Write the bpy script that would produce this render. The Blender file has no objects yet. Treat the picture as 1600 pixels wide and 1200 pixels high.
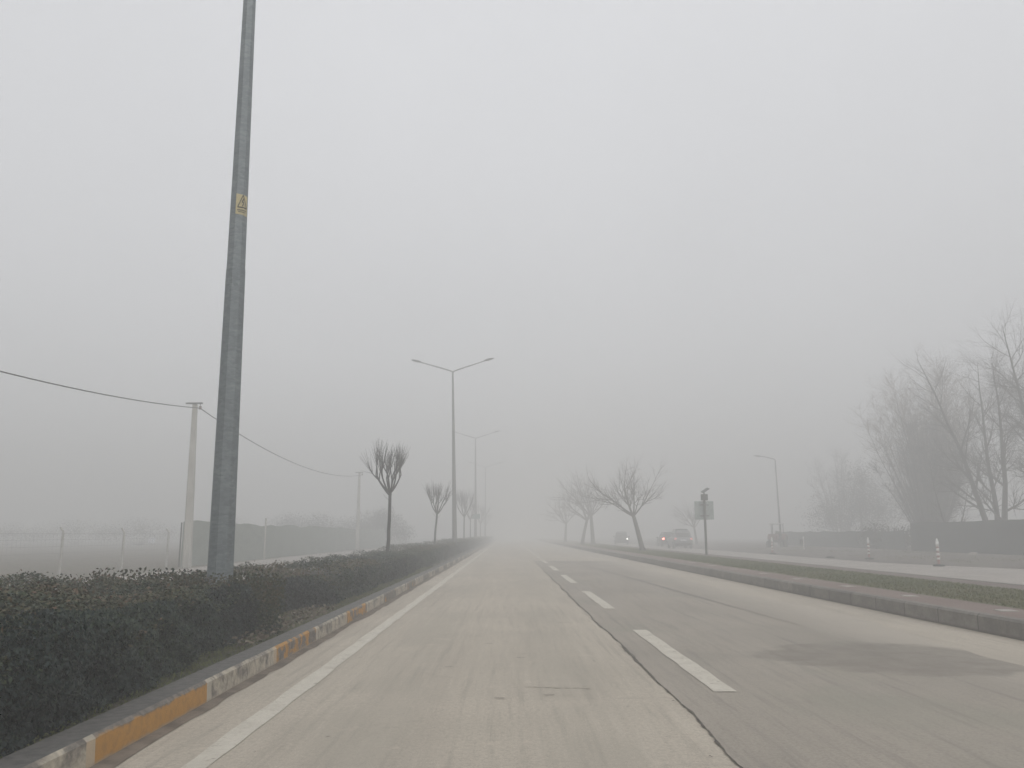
import bpy, math, random
import numpy as np
from mathutils import Vector, Matrix
PI = math.pi
R = math.radians
scene = bpy.context.scene
COL = scene.collection

# ------------------------------------------------------------------ materials
class NT:
    """small helper for building node trees"""
    def __init__(s, mat):
        mat.use_nodes = True
        s.t = mat.node_tree; s.n = s.t.nodes; s.l = s.t.links
        s.n.clear()
        s.out = s.n.new('ShaderNodeOutputMaterial')
    def new(s, typ, **kw):
        n = s.n.new(typ)
        for k, v in kw.items():
            if k.startswith('i_'):
                n.inputs[int(k[2:])].default_value = v
            else:
                setattr(n, k, v)
        return n
    def link(s, a, b): s.l.new(a, b)
    def pos(s, scale=(1, 1, 1), obj=False):
        if obj:
            g = s.new('ShaderNodeTexCoord').outputs['Object']
        else:
            g = s.new('ShaderNodeNewGeometry').outputs['Position']
        m = s.new('ShaderNodeMapping')
        m.inputs['Scale'].default_value = scale
        s.link(g, m.inputs['Vector'])
        return m.outputs[0]
    def noise(s, vec, scale, detail=4, rough=0.55, dist=0.0):
        n = s.new('ShaderNodeTexNoise')
        n.inputs['Scale'].default_value = scale
        n.inputs['Detail'].default_value = detail
        n.inputs['Roughness'].default_value = rough
        n.inputs['Distortion'].default_value = dist
        s.link(vec, n.inputs['Vector'])
        return n.outputs[0]
    def ramp(s, fac, a, b, ca=0.0, cb=1.0):
        m = s.new('ShaderNodeMapRange')
        m.interpolation_type = 'SMOOTHSTEP'
        m.inputs['From Min'].default_value = a; m.inputs['From Max'].default_value = b
        m.inputs['To Min'].default_value = ca; m.inputs['To Max'].default_value = cb
        s.link(fac, m.inputs['Value'])
        return m.outputs[0]
    def math(s, op, a, b=None):
        m = s.new('ShaderNodeMath', operation=op)
        for i, v in enumerate((a, b)):
            if v is None: continue
            if isinstance(v, (int, float)): m.inputs[i].default_value = v
            else: s.link(v, m.inputs[i])
        return m.outputs[0]
    def mix(s, fac, a, b):
        m = s.new('ShaderNodeMix', data_type='RGBA')
        for i, v in ((0, fac), (6, a), (7, b)):
            if isinstance(v, (int, float)): m.inputs[i].default_value = v
            elif isinstance(v, (tuple, list)): m.inputs[i].default_value = (*v, 1) if len(v) == 3 else v
            else: s.link(v, m.inputs[i])
        return m.outputs[2]
    def bsdf(s, col, rough=0.8, metal=0.0, bump=None, bump_s=0.3, bump_d=0.01, spec=None):
        b = s.new('ShaderNodeBsdfPrincipled')
        if isinstance(col, (tuple, list)): b.inputs['Base Color'].default_value = (*col, 1)
        else: s.link(col, b.inputs['Base Color'])
        if isinstance(rough, (int, float)): b.inputs['Roughness'].default_value = rough
        else: s.link(rough, b.inputs['Roughness'])
        b.inputs['Metallic'].default_value = metal
        if spec is not None: b.inputs['Specular IOR Level'].default_value = spec
        if bump is not None:
            k = s.new('ShaderNodeBump')
            k.inputs['Strength'].default_value = bump_s
            k.inputs['Distance'].default_value = bump_d
            s.link(bump, k.inputs['Height']); s.link(k.outputs[0], b.inputs['Normal'])
        s.link(b.outputs[0], s.out.inputs[0])
        return b

def M(name):
    return bpy.data.materials.new(name)

def simple(name, c1, c2=None, scale=8.0, rough=0.7, metal=0.0, bump=0.0, stretch=(1, 1, 1), obj=True, lo=.35, hi=.65, spec=None):
    m = M(name); t = NT(m)
    c2 = c2 or tuple(x * .75 for x in c1)
    n = t.noise(t.pos(stretch, obj), scale, 5, .6)
    c = t.mix(t.ramp(n, lo, hi), c1, c2)
    t.bsdf(c, rough, metal, n if bump else None, bump, .01, spec)
    return m

def concrete_road():
    m = M('dusty_concrete'); t = NT(m)
    p = t.pos(); long = t.pos((1.0, .06, 1))
    big = t.noise(p, .35, 3, .6, .3)
    lanes = t.noise(long, 1.6, 4, .55)
    fine = t.noise(p, 28, 6, .7)
    c = t.mix(t.ramp(big, .3, .72), (.50, .447, .366), (.42, .377, .309))
    c = t.mix(t.ramp(lanes, .45, .75, 0, .45), c, (.33, .29, .24))
    c = t.mix(t.ramp(fine, .38, .68, 0, .6), c, (.31, .27, .22))
    grit = t.noise(p, 75, 3, .7)
    c = t.mix(t.ramp(grit, .5, .72, 0, .55), c, (.20, .175, .145))
    c = t.mix(t.ramp(grit, .46, .3, 0, .4), c, (.58, .525, .44))
    streak = t.noise(t.pos((1, .035, 1)), 13, 5, .7)
    c = t.mix(t.ramp(streak, .48, .72, 0, .55), c, (.27, .24, .20))
    c = t.mix(t.ramp(streak, .46, .3, 0, .4), c, (.53, .48, .40))
    joint = t.noise(t.pos((.12, 1, 1)), 3.2, 4, .7)
    c = t.mix(t.ramp(joint, .62, .72, 0, .3), c, (.28, .25, .21))
    # wheel tracks worn a little darker
    sx = t.new('ShaderNodeSeparateXYZ'); t.link(t.new('ShaderNodeNewGeometry').outputs['Position'], sx.inputs[0])
    for cx in (-.95, .55):
        d = t.math('ABSOLUTE', t.math('SUBTRACT', sx.outputs[0], cx))
        tr = t.math('MULTIPLY', t.ramp(d, .5, .1, 0, 1), t.ramp(big, .35, .6, .1, .5))
        c = t.mix(tr, c, (.35, .318, .262))
    blot = t.noise(p, 1.7, 5, .72, .8)
    c = t.mix(t.ramp(blot, .58, .74, 0, .55), c, (.30, .262, .215))
    pale = t.noise(p, 2.9, 4, .7, .4)
    c = t.mix(t.ramp(pale, .58, .75, 0, .4), c, (.57, .50, .41))
    spots = t.noise(p, 7.5, 2, .5)
    c = t.mix(t.ramp(spots, .735, .80, 0, .8), c, (.12, .10, .085))
    t.bsdf(c, .9, 0, fine, .25, .006)
    return m

def asphalt():
    m = M('dusty_asphalt'); t = NT(m)
    p = t.pos(); long = t.pos((1, .07, 1))
    big = t.noise(p, .3, 3, .6, .6)
    lanes = t.noise(long, 1.2, 4, .55)
    fine = t.noise(p, 45, 5, .7)
    c = t.mix(t.ramp(big, .35, .7), (.35, .31, .255), (.288, .256, .212))
    c = t.mix(t.ramp(lanes, .5, .75, 0, .5), c, (.36, .325, .282))
    c = t.mix(t.ramp(fine, .4, .7, 0, .55), c, (.19, .172, .152))
    grit = t.noise(p, 85, 3, .7)
    c = t.mix(t.ramp(grit, .46, .3, 0, .45), c, (.40, .36, .305))
    streak = t.noise(t.pos((1, .04, 1)), 9, 5, .7)
    c = t.mix(t.ramp(streak, .48, .72, 0, .5), c, (.17, .155, .135))
    c = t.mix(t.ramp(streak, .46, .3, 0, .4), c, (.36, .325, .275))
    green = t.noise(p, .5, 3, .6, .5)
    c = t.mix(t.ramp(green, .5, .7, 0, .5), c, (.255, .245, .195))
    # dust thrown against the pale gutter
    sx = t.new('ShaderNodeSeparateXYZ'); t.link(t.new('ShaderNodeNewGeometry').outputs['Position'], sx.inputs[0])
    e = t.math('ADD', sx.outputs[0], t.math('MULTIPLY', big, 1.6))
    c = t.mix(t.ramp(e, 4.8, 6.1, 0, .75), c, (.43, .385, .32))
    # irregular darker patch mixed into the lane colour
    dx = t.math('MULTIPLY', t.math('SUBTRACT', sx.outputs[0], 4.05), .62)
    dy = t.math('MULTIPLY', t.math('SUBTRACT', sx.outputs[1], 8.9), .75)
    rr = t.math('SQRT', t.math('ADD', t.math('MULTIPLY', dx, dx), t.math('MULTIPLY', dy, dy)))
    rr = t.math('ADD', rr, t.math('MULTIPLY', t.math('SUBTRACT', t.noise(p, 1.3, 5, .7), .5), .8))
    dark_patch = t.ramp(rr, .95, .75, 0, 1)
    dark_patch = t.math('MULTIPLY', dark_patch, t.ramp(t.noise(p, 3.0, 5, .7), .3, .7, .45, .85))
    c = t.mix(dark_patch, c, (.185, .163, .135))
    blot = t.noise(p, 2.2, 5, .72, .8)
    c = t.mix(t.ramp(blot, .6, .75, 0, .4), c, (.20, .18, .16))
    t.bsdf(c, .82, 0, fine, .25, .006)
    return m

def kerb_paint():
    m = M('worn_kerb_paint'); t = NT(m)
    p = t.pos()
    g = t.new('ShaderNodeNewGeometry')
    sx = t.new('ShaderNodeSeparateXYZ'); t.link(g.outputs['Position'], sx.inputs[0])
    nx = t.new('ShaderNodeSeparateXYZ'); t.link(g.outputs['True Normal'], nx.inputs[0])
    k = t.math('MULTIPLY', t.math('SUBTRACT', sx.outputs[1], 4.76), 1 / 1.82)
    cell = t.math('FLOOR', k)
    odd = t.math('ABSOLUTE', t.math('MODULO', cell, 2.0))
    frac = t.math('FRACT', k)
    n1 = t.noise(p, 5.0, 6, .65, .4); n2 = t.noise(p, 16, 5, .65)
    n3 = t.noise(t.pos((1, .45, 1)), 2.4, 4, .6)
    conc = t.mix(t.ramp(n2, .35, .7), (.20, .18, .155), (.10, .09, .082))
    conc = t.mix(t.ramp(n1, .5, .75, 0, .7), conc, (.27, .24, .20))
    yel = t.mix(t.ramp(n2, .4, .75, 0, .8), (.44, .225, .05), (.31, .17, .055))
    whi = t.mix(t.ramp(n2, .3, .7, 0, .9), (.50, .45, .36), (.30, .265, .215))
    # first yellow block kept its paint; blocks further on are much more worn
    wear_y = t.ramp(t.math('ADD', t.math('ADD', t.math('MULTIPLY', n3, .55), t.math('MULTIPLY', n1, .5)), t.math('MULTIPLY', sx.outputs[1], -.0035)), .49, .54)
    wear_near = t.ramp(t.math('ADD', t.math('MULTIPLY', n1, .12), sx.outputs[2]), .190, .215, 1, 0)
    far = t.ramp(sx.outputs[1], 6.6, 7.2)
    keep = t.mix(far, wear_near, wear_y)
    wear_w = t.ramp(t.math('ADD', n1, t.math('MULTIPLY', sx.outputs[2], -.6)), .30, .52)
    c = t.mix(odd, t.mix(t.math('MULTIPLY', keep, .95), conc, yel), t.mix(wear_w, conc, whi))
    # a pale sliver at the block joints
    jt = t.math('LESS_THAN', frac, .055)
    c = t.mix(t.math('MULTIPLY', jt, .7), c, (.46, .42, .34))
    # dirt at the foot
    c = t.mix(t.ramp(t.math('ADD', sx.outputs[2], t.math('MULTIPLY', n1, .05)), .058, .03, 0, .8), c, (.30, .25, .195))
    top = t.mix(t.ramp(n2, .35, .7), (.135, .13, .12), (.085, .082, .078))
    c = t.mix(t.math('GREATER_THAN', nx.outputs[0], .45), top, c)
    t.bsdf(c, .9, 0, n2, .5, .012)
    return m

def galvanised():
    m = M('galvanised_steel'); t = NT(m)
    p = t.pos((1, 1, 1), True)
    v = t.new('ShaderNodeTexVoronoi'); v.inputs['Scale'].default_value = 16; v.inputs['Randomness'].default_value = 1
    mp = t.pos((1, 1, 1.7), True); t.link(mp, v.inputs['Vector'])
    sv = t.new('ShaderNodeSeparateColor'); t.link(v.outputs['Color'], sv.inputs[0])
    streak = t.noise(t.pos((4.0, 4.0, 17), True), 1.6, 4, .7, .6)
    n = t.noise(p, 2.2, 4, .6)
    c = t.mix(sv.outputs[0], (.185, .212, .220), (.125, .148, .156))
    c = t.mix(t.ramp(streak, .45, .75, 0, .4), c, (.31, .325, .335))
    c = t.mix(t.ramp(streak, .40, .25, 0, .45), c, (.10, .115, .125))
    c = t.mix(t.ramp(n, .4, .7, 0, .5), c, (.13, .145, .155))
    t.bsdf(c, .5, .3, streak, .25, .004)
    return m

def leaf_mat(name, cols, rough=.55):
    """colour of each leaf comes from a per-leaf attribute (0..1)"""
    m = M(name); t = NT(m)
    a = t.new('ShaderNodeAttribute'); a.attribute_name = 'tint'
    r = t.new('ShaderNodeValToRGB')
    el = r.color_ramp.elements
    while len(el) < len(cols): el.new(.5)
    for i, c in enumerate(cols):
        el[i].position = i / (len(cols) - 1); el[i].color = (*c, 1)
    t.link(a.outputs['Fac'], r.inputs[0])
    t.bsdf(r.outputs[0], rough, 0, None, spec=.25)
    return m

def emis(name, col, strength, base=(.3, .02, .02)):
    m = M(name); t = NT(m)
    b = t.bsdf(base, .3)
    b.inputs['Emission Color'].default_value = (*col, 1)
    b.inputs['Emission Strength'].default_value = strength
    return m

def fence_mat(name, a, b):
    m = M(name); t = NT(m)
    n = t.noise(t.pos((1, 1, 1)), 60, 4, .75)
    n2 = t.noise(t.pos((.5, .5, 1.4)), 1.6, 4, .6)
    c = t.mix(t.ramp(n, .3, .7), a, b)
    c = t.mix(t.ramp(n2, .4, .75, 0, .45), c, tuple(x * .7 for x in b))
    t.bsdf(c, .9, 0, n, .8, .03)
    return m

def red_pavers():
    m = M('red_pavers'); t = NT(m)
    p = t.pos()
    br = t.new('ShaderNodeTexBrick')
    br.inputs['Scale'].default_value = 5.0
    br.inputs['Mortar Size'].default_value = .018
    br.inputs['Color1'].default_value = (.155, .105, .09, 1); br.inputs['Color2'].default_value = (.185, .125, .105, 1)
    br.inputs['Mortar'].default_value = (.21, .175, .15, 1)
    t.link(p, br.inputs['Vector'])
    n = t.noise(p, 1.1, 5, .65)
    c = t.mix(t.ramp(n, .4, .7, 0, .6), br.outputs[0], (.225, .175, .15))
    t.bsdf(c, .85, 0, n, .2)
    return m

def ground_mat():
    m = M('bare_winter_ground'); t = NT(m)
    p = t.pos()
    a = t.noise(p, .25, 4, .6); b = t.noise(p, 2.2, 6, .7); f = t.noise(p, 22, 4, .7)
    c = t.mix(t.ramp(a, .35, .65), (.14, .115, .088), (.115, .11, .07))
    c = t.mix(t.ramp(b, .45, .7, 0, .7), c, (.19, .155, .12))
    c = t.mix(t.ramp(f, .4, .75, 0, .6), c, (.07, .06, .05))
    t.bsdf(c, .95, 0, b, .6, .05)
    return m

def verge_mat():
    m = M('brown_verge'); t = NT(m)
    p = t.pos(); l = t.pos((1, .3, 1))
    a = t.noise(l, .6, 5, .65); b = t.noise(p, 4.2, 5, .7)
    sx = t.new('ShaderNodeSeparateXYZ'); t.link(t.new('ShaderNodeNewGeometry').outputs['Position'], sx.inputs[0])
    e = t.math('ADD', sx.outputs[0], t.math('MULTIPLY', a, 5))
    c = t.mix(t.ramp(e, 19.6, 21.2), (.075, .06, .052), (.115, .094, .078))
    c = t.mix(t.ramp(b, .5, .72, 0, .7), c, (.15, .125, .10))
    c = t.mix(t.ramp(a, .55, .7, 0, .6), c, (.105, .11, .062))
    t.bsdf(c, .95, 0, b, .5, .05)
    return m

def soil_mat():
    m = M('dark_soil'); t = NT(m)
    p = t.pos()
    a = t.noise(p, 3, 5, .7); b = t.noise(p, 18, 4, .7)
    c = t.mix(t.ramp(a, .35, .65), (.06, .052, .035), (.04, .048, .022))
    c = t.mix(t.ramp(b, .5, .7, 0, .7), c, (.12, .10, .07))
    t.bsdf(c, .95, 0, b, .8, .03)
    return m

def line_paint(name='worn_white_paint'):
    m = M(name); t = NT(m)
    p = t.pos()
    a = t.noise(p, 5, 5, .7); b = t.noise(p, 26, 4, .7)
    c = t.mix(t.ramp(a, .35, .7), (.57, .535, .455), (.49, .455, .385))
    c = t.mix(t.ramp(b, .52, .68, 0, .75), c, (.42, .37, .30))
    s = t.noise(p, 6.5, 3, .6)
    c = t.mix(t.ramp(s, .63, .70, 0, .85), c, (.31, .27, .22))
    chip = t.noise(p, 14, 6, .75, .5)
    c = t.mix(t.ramp(chip, .60, .66, 0, .8), c, (.40, .35, .285))
    t.bsdf(c, .85)
    return m

def kerb_stone():
    m = M('grey_kerb_concrete'); t = NT(m)
    p = t.pos()
    sx = t.new('ShaderNodeSeparateXYZ'); t.link(t.new('ShaderNodeNewGeometry').outputs['Position'], sx.inputs[0])
    n = t.noise(p, 4, 6, .7); n2 = t.noise(p, 22, 4, .7); l = t.noise(t.pos((1, .25, 1)), 3, 4, .65)
    c = t.mix(t.ramp(n, .35, .65), (.245, .224, .196), (.17, .156, .137))
    c = t.mix(t.ramp(l, .5, .7, 0, .6), c, (.25, .228, .198))
    c = t.mix(t.ramp(n2, .5, .72, 0, .6), c, (.085, .08, .073))
    k = t.math('ADD', t.math('MULTIPLY', sx.outputs[1], 1 / 1.02), t.math('MULTIPLY', n2, .02))
    cellv = t.new('ShaderNodeTexWhiteNoise', noise_dimensions='1D'); t.link(t.math('FLOOR', k), cellv.inputs['W'])
    c = t.mix(t.math('MULTIPLY', cellv.outputs[0], .38), c, (.10, .095, .086))
    fr = t.math('FRACT', k)
    c = t.mix(t.math('MULTIPLY', t.math('LESS_THAN', fr, .022), .8), c, (.045, .042, .038))
    # silt line along the foot and dust on top
    c = t.mix(t.ramp(t.math('ADD', sx.outputs[2], t.math('MULTIPLY', n, .04)), .07, .03, 0, .7), c, (.10, .085, .07))
    t.bsdf(c, .9, 0, n2, .6, .012)
    return m

MAT = dict(
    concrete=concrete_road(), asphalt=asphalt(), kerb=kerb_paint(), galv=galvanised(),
    pavers=red_pavers(), ground=ground_mat(), verge=verge_mat(), soil=soil_mat(), paint=line_paint(),
    kerb_grey=kerb_stone(),
    kerb_pale=simple('pale_kerb_concrete', (.27, .24, .20), (.18, .155, .13), 5, .9, bump=.3, obj=False),
    crack=simple('dark_crack', (.07, .062, .053), (.15, .13, .108), 12, .95, obj=False),
    silt=simple('gutter_silt', (.115, .094, .074), (.20, .165, .13), 4, .95, obj=False, bump=.4),
    pole=simple('painted_lamp_steel', (.155, .15, .15), (.125, .12, .12), 3, .55, .2),
    lamp=simple('lamp_housing', (.17, .17, .175), (.14, .14, .15), 6, .5),
    lens=simple('lamp_lens', (.42, .42, .42), (.36, .36, .36), 6, .3),
    con_pole=simple('pale_concrete_pole', (.50, .485, .44), (.38, .365, .33), 3, .85, stretch=(1, 1, .3)),
    cable=simple('dark_cable', (.035, .035, .035), (.05, .05, .05), 5, .7),
    iron=simple('grey_iron', (.13, .13, .135), (.09, .09, .09), 9, .6, .3),
    ceramic=simple('brown_ceramic', (.13, .08, .06), (.1, .06, .05), 9, .3),
    bark=simple('dark_bark', (.040, .037, .036), (.024, .022, .021), 14, .9, stretch=(1, 1, .25), bump=.5),
    twig=simple('dark_twigs', (.040, .036, .035), (.028, .025, .025), 4, .9),
    bark2=simple('grey_brown_bark', (.078, .068, .062), (.042, .037, .034), 10, .9, stretch=(1, 1, .25), bump=.5),
    twig2=simple('brown_twigs', (.085, .072, .064), (.055, .047, .043), 4, .9),
    twig3=simple('pale_tan_twigs', (.20, .165, .13), (.14, .115, .092), 1, .9),
    twig4=simple('grey_violet_twigs', (.095, .088, .088), (.065, .06, .062), 1, .9),
    fence_dark=fence_mat('dark_green_mesh', (.020, .036, .030), (.009, .018, .015)),
    fence_pale=fence_mat('faded_green_mesh', (.29, .325, .285), (.24, .27, .235)),
    wire=simple('thin_wire', (.30, .30, .30), (.24, .24, .24), 5, .6),
    post=simple('cast_fence_post', (.50, .485, .455), (.42, .405, .375), 4, .9),
    plate=simple('white_plate', (.75, .76, .78), (.66, .67, .69), 5, .5),
    sign_back=simple('grey_green_sign_back', (.34, .385, .365), (.28, .325, .31), 2.5, .6),
    dark_metal=simple('dark_metal', (.045, .042, .04), (.03, .028, .027), 6, .5),
    post_metal=simple('brown_grey_post', (.085, .08, .075), (.06, .055, .052), 6, .6),
    rubber=simple('black_rubber', (.016, .016, .016), (.028, .027, .025), 9, .85),
    red=simple('faded_red_plastic', (.30, .12, .11), (.24, .12, .11), 6, .55),
    white_band=simple('white_reflective_band', (.78, .78, .76), (.62, .61, .58), 7, .45),
    silver=simple('silver_car_paint', (.21, .215, .225), (.195, .20, .21), 2, .3, .5),
    dark_paint=simple('dark_grey_car_paint', (.05, .053, .056), (.045, .048, .05), 2, .3, .3),
    black_paint=simple('dull_dark_car_paint', (.04, .04, .042), (.035, .035, .037), 2, .4, .2),
    glass=simple('dark_car_glass', (.015, .017, .02), (.02, .022, .024), 3, .08),
    trim=simple('black_trim', (.02, .02, .02), (.03, .03, .03), 6, .6),
    rim=simple('alloy_rim', (.32, .32, .33), (.25, .25, .26), 6, .35, .8),
    tail=emis('lit_tail_light', (1, .45, .40), .9),
    tail_hot=emis('bright_brake_light', (1, .22, .17), 15),
    head=emis('lit_headlight', (1, .97, .92), 11, (.8, .8, .8)),
    tr_white=simple('white_canopy', (.66, .66, .65), (.55, .55, .54), 4, .6),
    tr_red=simple('dull_red_paint', (.16, .06, .05), (.11, .05, .045), 4, .6),
    stone=simple('pale_stone', (.33, .29, .25), (.23, .20, .17), 5, .9, bump=.6),
    slab=simple('pale_slab', (.40, .37, .34), (.33, .30, .27), 8, .85),
    yellow=simple('faded_yellow_label', (.52, .44, .22), (.44, .38, .22), 9, .6),
    label_black=simple('label_black', (.035, .032, .03), (.06, .055, .045), 9, .7),
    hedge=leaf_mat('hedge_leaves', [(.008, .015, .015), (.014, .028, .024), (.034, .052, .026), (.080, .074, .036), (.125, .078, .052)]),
    hedge_core=simple('hedge_inner_twigs', (.012, .014, .012), (.008, .009, .008), 8, .95),
    grass=leaf_mat('short_grass', [(.105, .120, .045), (.135, .146, .060), (.165, .160, .078), (.21, .18, .11)], .8),
    litter=leaf_mat('dry_leaves', [(.08, .062, .043), (.14, .112, .08), (.22, .195, .15)], .8),
    bush=leaf_mat('far_bush_leaves', [(.018, .026, .02), (.03, .038, .027), (.045, .05, .036)], .8),
    bush_grey=leaf_mat('grey_scrub', [(.085, .085, .075), (.11, .105, .088), (.13, .118, .10)], .9),
)

# ------------------------------------------------------------------ mesh helpers
class MB:
    def __init__(s): s.v = []; s.f = []; s.smooth = True
    def add(s, v, f):
        o = len(s.v)
        s.v.extend([tuple(p) for p in v]); s.f.extend([tuple(i + o for i in q) for q in f])
    def box(s, c, d, rz=0.0, bev=0.0, mat=None):
        x, y, z = d[0] / 2, d[1] / 2, d[2] / 2
        b = min(bev, x * .9, y * .9, z * .9)
        if b <= 0:
            v = [(-x, -y, -z), (x, -y, -z), (x, y, -z), (-x, y, -z), (-x, -y, z), (x, -y, z), (x, y, z), (-x, y, z)]
            f = [(0, 3, 2, 1), (4, 5, 6, 7), (0, 1, 5, 4), (1, 2, 6, 5), (2, 3, 7, 6), (3, 0, 4, 7)]
        else:
            def ring(hx, hy, zz):
                k = b * .999
                return [(-hx + k, -hy, zz), (hx - k, -hy, zz), (hx, -hy + k, zz), (hx, hy - k, zz), (hx - k, hy, zz), (-hx + k, hy, zz), (-hx, hy - k, zz), (-hx, -hy + k, zz)]
            rings = [ring(x - b, y - b, -z), ring(x, y, -z + b), ring(x, y, z - b), ring(x - b, y - b, z)]
            v = [p for r_ in rings for p in r_]
            f = []
            for i in range(3):
                for j in range(8):
                    a, c2 = i * 8 + j, i * 8 + (j + 1) % 8
                    f.append((a, c2, c2 + 8, a + 8))
            f.append(tuple(range(7, -1, -1))); f.append(tuple(24 + j for j in range(8)))
        cz, sz = math.cos(rz), math.sin(rz)
        v = [(p[0] * cz - p[1] * sz, p[0] * sz + p[1] * cz, p[2]) for p in v]
        if mat is not None: v = [tuple(mat @ Vector(p)) for p in v]
        s.add([(p[0] + c[0], p[1] + c[1], p[2] + c[2]) for p in v], f)
    def tube(s, pts, rad, n=6, cap=True, twist=0.0):
        pts = [Vector(p) for p in pts]
        if not hasattr(rad, '__len__'): rad = [rad] * len(pts)
        o = len(s.v)
        ref = None
        for i, p in enumerate(pts):
            d = (pts[min(i + 1, len(pts) - 1)] - pts[max(i - 1, 0)])
            if d.length < 1e-9: d = Vector((0, 0, 1))
            d.normalize()
            if ref is None:
                ref = Vector((1, 0, 0)) if abs(d.x) < .9 else Vector((0, 1, 0))
            a = (ref - d * ref.dot(d)).normalized(); b = d.cross(a); ref = a
            for k in range(n):
                t = 2 * PI * k / n + twist
                s.v.append(tuple(p + (a * math.cos(t) + b * math.sin(t)) * rad[i]))
        for i in range(len(pts) - 1):
            for k in range(n):
                a0 = o + i * n + k; b0 = o + i * n + (k + 1) % n
                s.f.append((a0, b0, b0 + n, a0 + n))
        if cap:
            s.f.append(tuple(o + k for k in range(n - 1, -1, -1)))
            e = o + (len(pts) - 1) * n
            s.f.append(tuple(e + k for k in range(n)))
    def sheet(s, rows):
        """rows of equally many points -> quad sheet"""
        o = len(s.v); n = len(rows[0])
        for r_ in rows: s.v.extend([tuple(p) for p in r_])
        for i in range(len(rows) - 1):
            for j in range(n - 1):
                a = o + i * n + j
                s.f.append((a, a + 1, a + n + 1, a + n))
    def loft(s, rings, cap=True):
        o = len(s.v); n = len(rings[0])
        for r_ in rings: s.v.extend([tuple(p) for p in r_])
        for i in range(len(rings) - 1):
            for j in range(n):
                a = o + i * n + j; b = o + i * n + (j + 1) % n
                s.f.append((a, b, b + n, a + n))
        if cap:
            s.f.append(tuple(o + j for j in range(n - 1, -1, -1)))
            e = o + (len(rings) - 1) * n
            s.f.append(tuple(e + j for j in range(n)))
    def build(s, name, mat, parent=None, smooth=False):
        me = bpy.data.meshes.new(name)
        me.from_pydata(s.v, [], s.f); me.update()
        if smooth:
            me.polygons.foreach_set('use_smooth', [True] * len(me.polygons))
        me.materials.append(mat)
        o = bpy.data.objects.new(name, me); COL.objects.link(o)
        if parent is not None: o.parent = parent
        return o

def leaves(name, mat, centers, normals, size, tint, parent=None, aspect=1.7, seed=0, lift=0.0):
    """many little folded leaves as one mesh, a tint value on each"""
    rng = np.random.default_rng(seed)
    n = len(centers)
    nr = normals + rng.normal(0, .55, (n, 3)); nr /= np.linalg.norm(nr, axis=1)[:, None] + 1e-9
    ax = rng.normal(0, 1, (n, 3)); ax[:, 2] += lift
    ax -= nr * np.sum(ax * nr, axis=1)[:, None]; ax /= np.linalg.norm(ax, axis=1)[:, None] + 1e-9
    bx = np.cross(nr, ax)
    sz = (size * rng.uniform(.6, 1.35, n))[:, None]
    w = sz / aspect
    p0 = centers - ax * sz * .5
    p1 = centers + bx * w * .5 + nr * sz * .08
    p2 = centers + ax * sz * .5
    p3 = centers - bx * w * .5 + nr * sz * .08
    v = np.stack([p0, p1, p2, p3], axis=1).reshape(-1, 3)
    me = bpy.data.meshes.new(name)
    me.vertices.add(4 * n); me.vertices.foreach_set('co', v.astype(np.float32).ravel())
    me.loops.add(4 * n); me.loops.foreach_set('vertex_index', np.arange(4 * n, dtype=np.int32))
    me.polygons.add(n); me.polygons.foreach_set('loop_start', np.arange(0, 4 * n, 4, dtype=np.int32))
    me.update(calc_edges=True)
    at = me.attributes.new('tint', 'FLOAT', 'POINT')
    at.data.foreach_set('value', np.repeat(np.clip(tint, 0, 1), 4).astype(np.float32))
    me.materials.append(mat)
    o = bpy.data.objects.new(name, me); COL.objects.link(o)
    if parent is not None: o.parent = parent
    return o

def tag(o, label, cat, group=None):
    o['label'] = label; o['category'] = cat
    if group: o['group'] = group
    return o
def empty(name, loc, label, cat, group=None, rz=0.0):
    o = bpy.data.objects.new(name, None); COL.objects.link(o)
    o.location = loc; o.rotation_euler = (0, 0, rz); o.empty_display_size = .2
    return tag(o, label, cat, group)
def struct(o, kind='structure'):
    o['kind'] = kind
    return o
def copy_tree(root, loc, label, rz=None, rot=None, group=None):
    r = root.copy(); COL.objects.link(r); r.location = loc; r['label'] = label
    if rot is not None: r.rotation_euler = rot
    elif rz is not None: r.rotation_euler = (0, 0, rz)
    if group: r['group'] = group
    for ch in list(root.children):
        c = ch.copy(); COL.objects.link(c); c.parent = r
        for g in list(ch.children):
            d = g.copy(); COL.objects.link(d); d.parent = c
    return r

def smoothstep(a, b, x):
    t = max(0, min(1, (x - a) / (b - a))); return t * t * (3 - 2 * t)

def vnoise(x, y, seed=0):
    """cheap smooth value noise"""
    def h(i, j):
        n = math.sin(i * 127.1 + j * 311.7 + seed * 74.7) * 43758.5453
        return n - math.floor(n)
    i, j = math.floor(x), math.floor(y); fx, fy = x - i, y - j
    fx = fx * fx * (3 - 2 * fx); fy = fy * fy * (3 - 2 * fy)
    return (h(i, j) * (1 - fx) + h(i + 1, j) * fx) * (1 - fy) + (h(i, j + 1) * (1 - fx) + h(i + 1, j + 1) * fx) * fy

# ------------------------------------------------------------------ ground, roads
YS = [-30, -10, -2, 0, 2, 4, 6, 8, 10, 12, 14, 16, 18, 20, 23, 26, 30, 34, 38, 42, 46, 50, 55, 60, 66, 72, 80, 90, 100, 115, 130, 150, 180, 220, 270, 340]
b = MB()
b.sheet([[(x, y, -.03) for x in (-280, -120, -60, -30, -12, 0, 12, 30, 60, 120, 280)] for y in (-60, -20, 0, 30, 60, 100, 150, 220, 380)])
struct(b.build('ground', MAT['ground']))

b = MB(); b.sheet([[(x, y, 0) for x in (-2.25, -1, 0, 1.2, 3, 5, 6.16)] for y in YS])
struct(b.build('road', MAT['concrete']))

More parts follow.
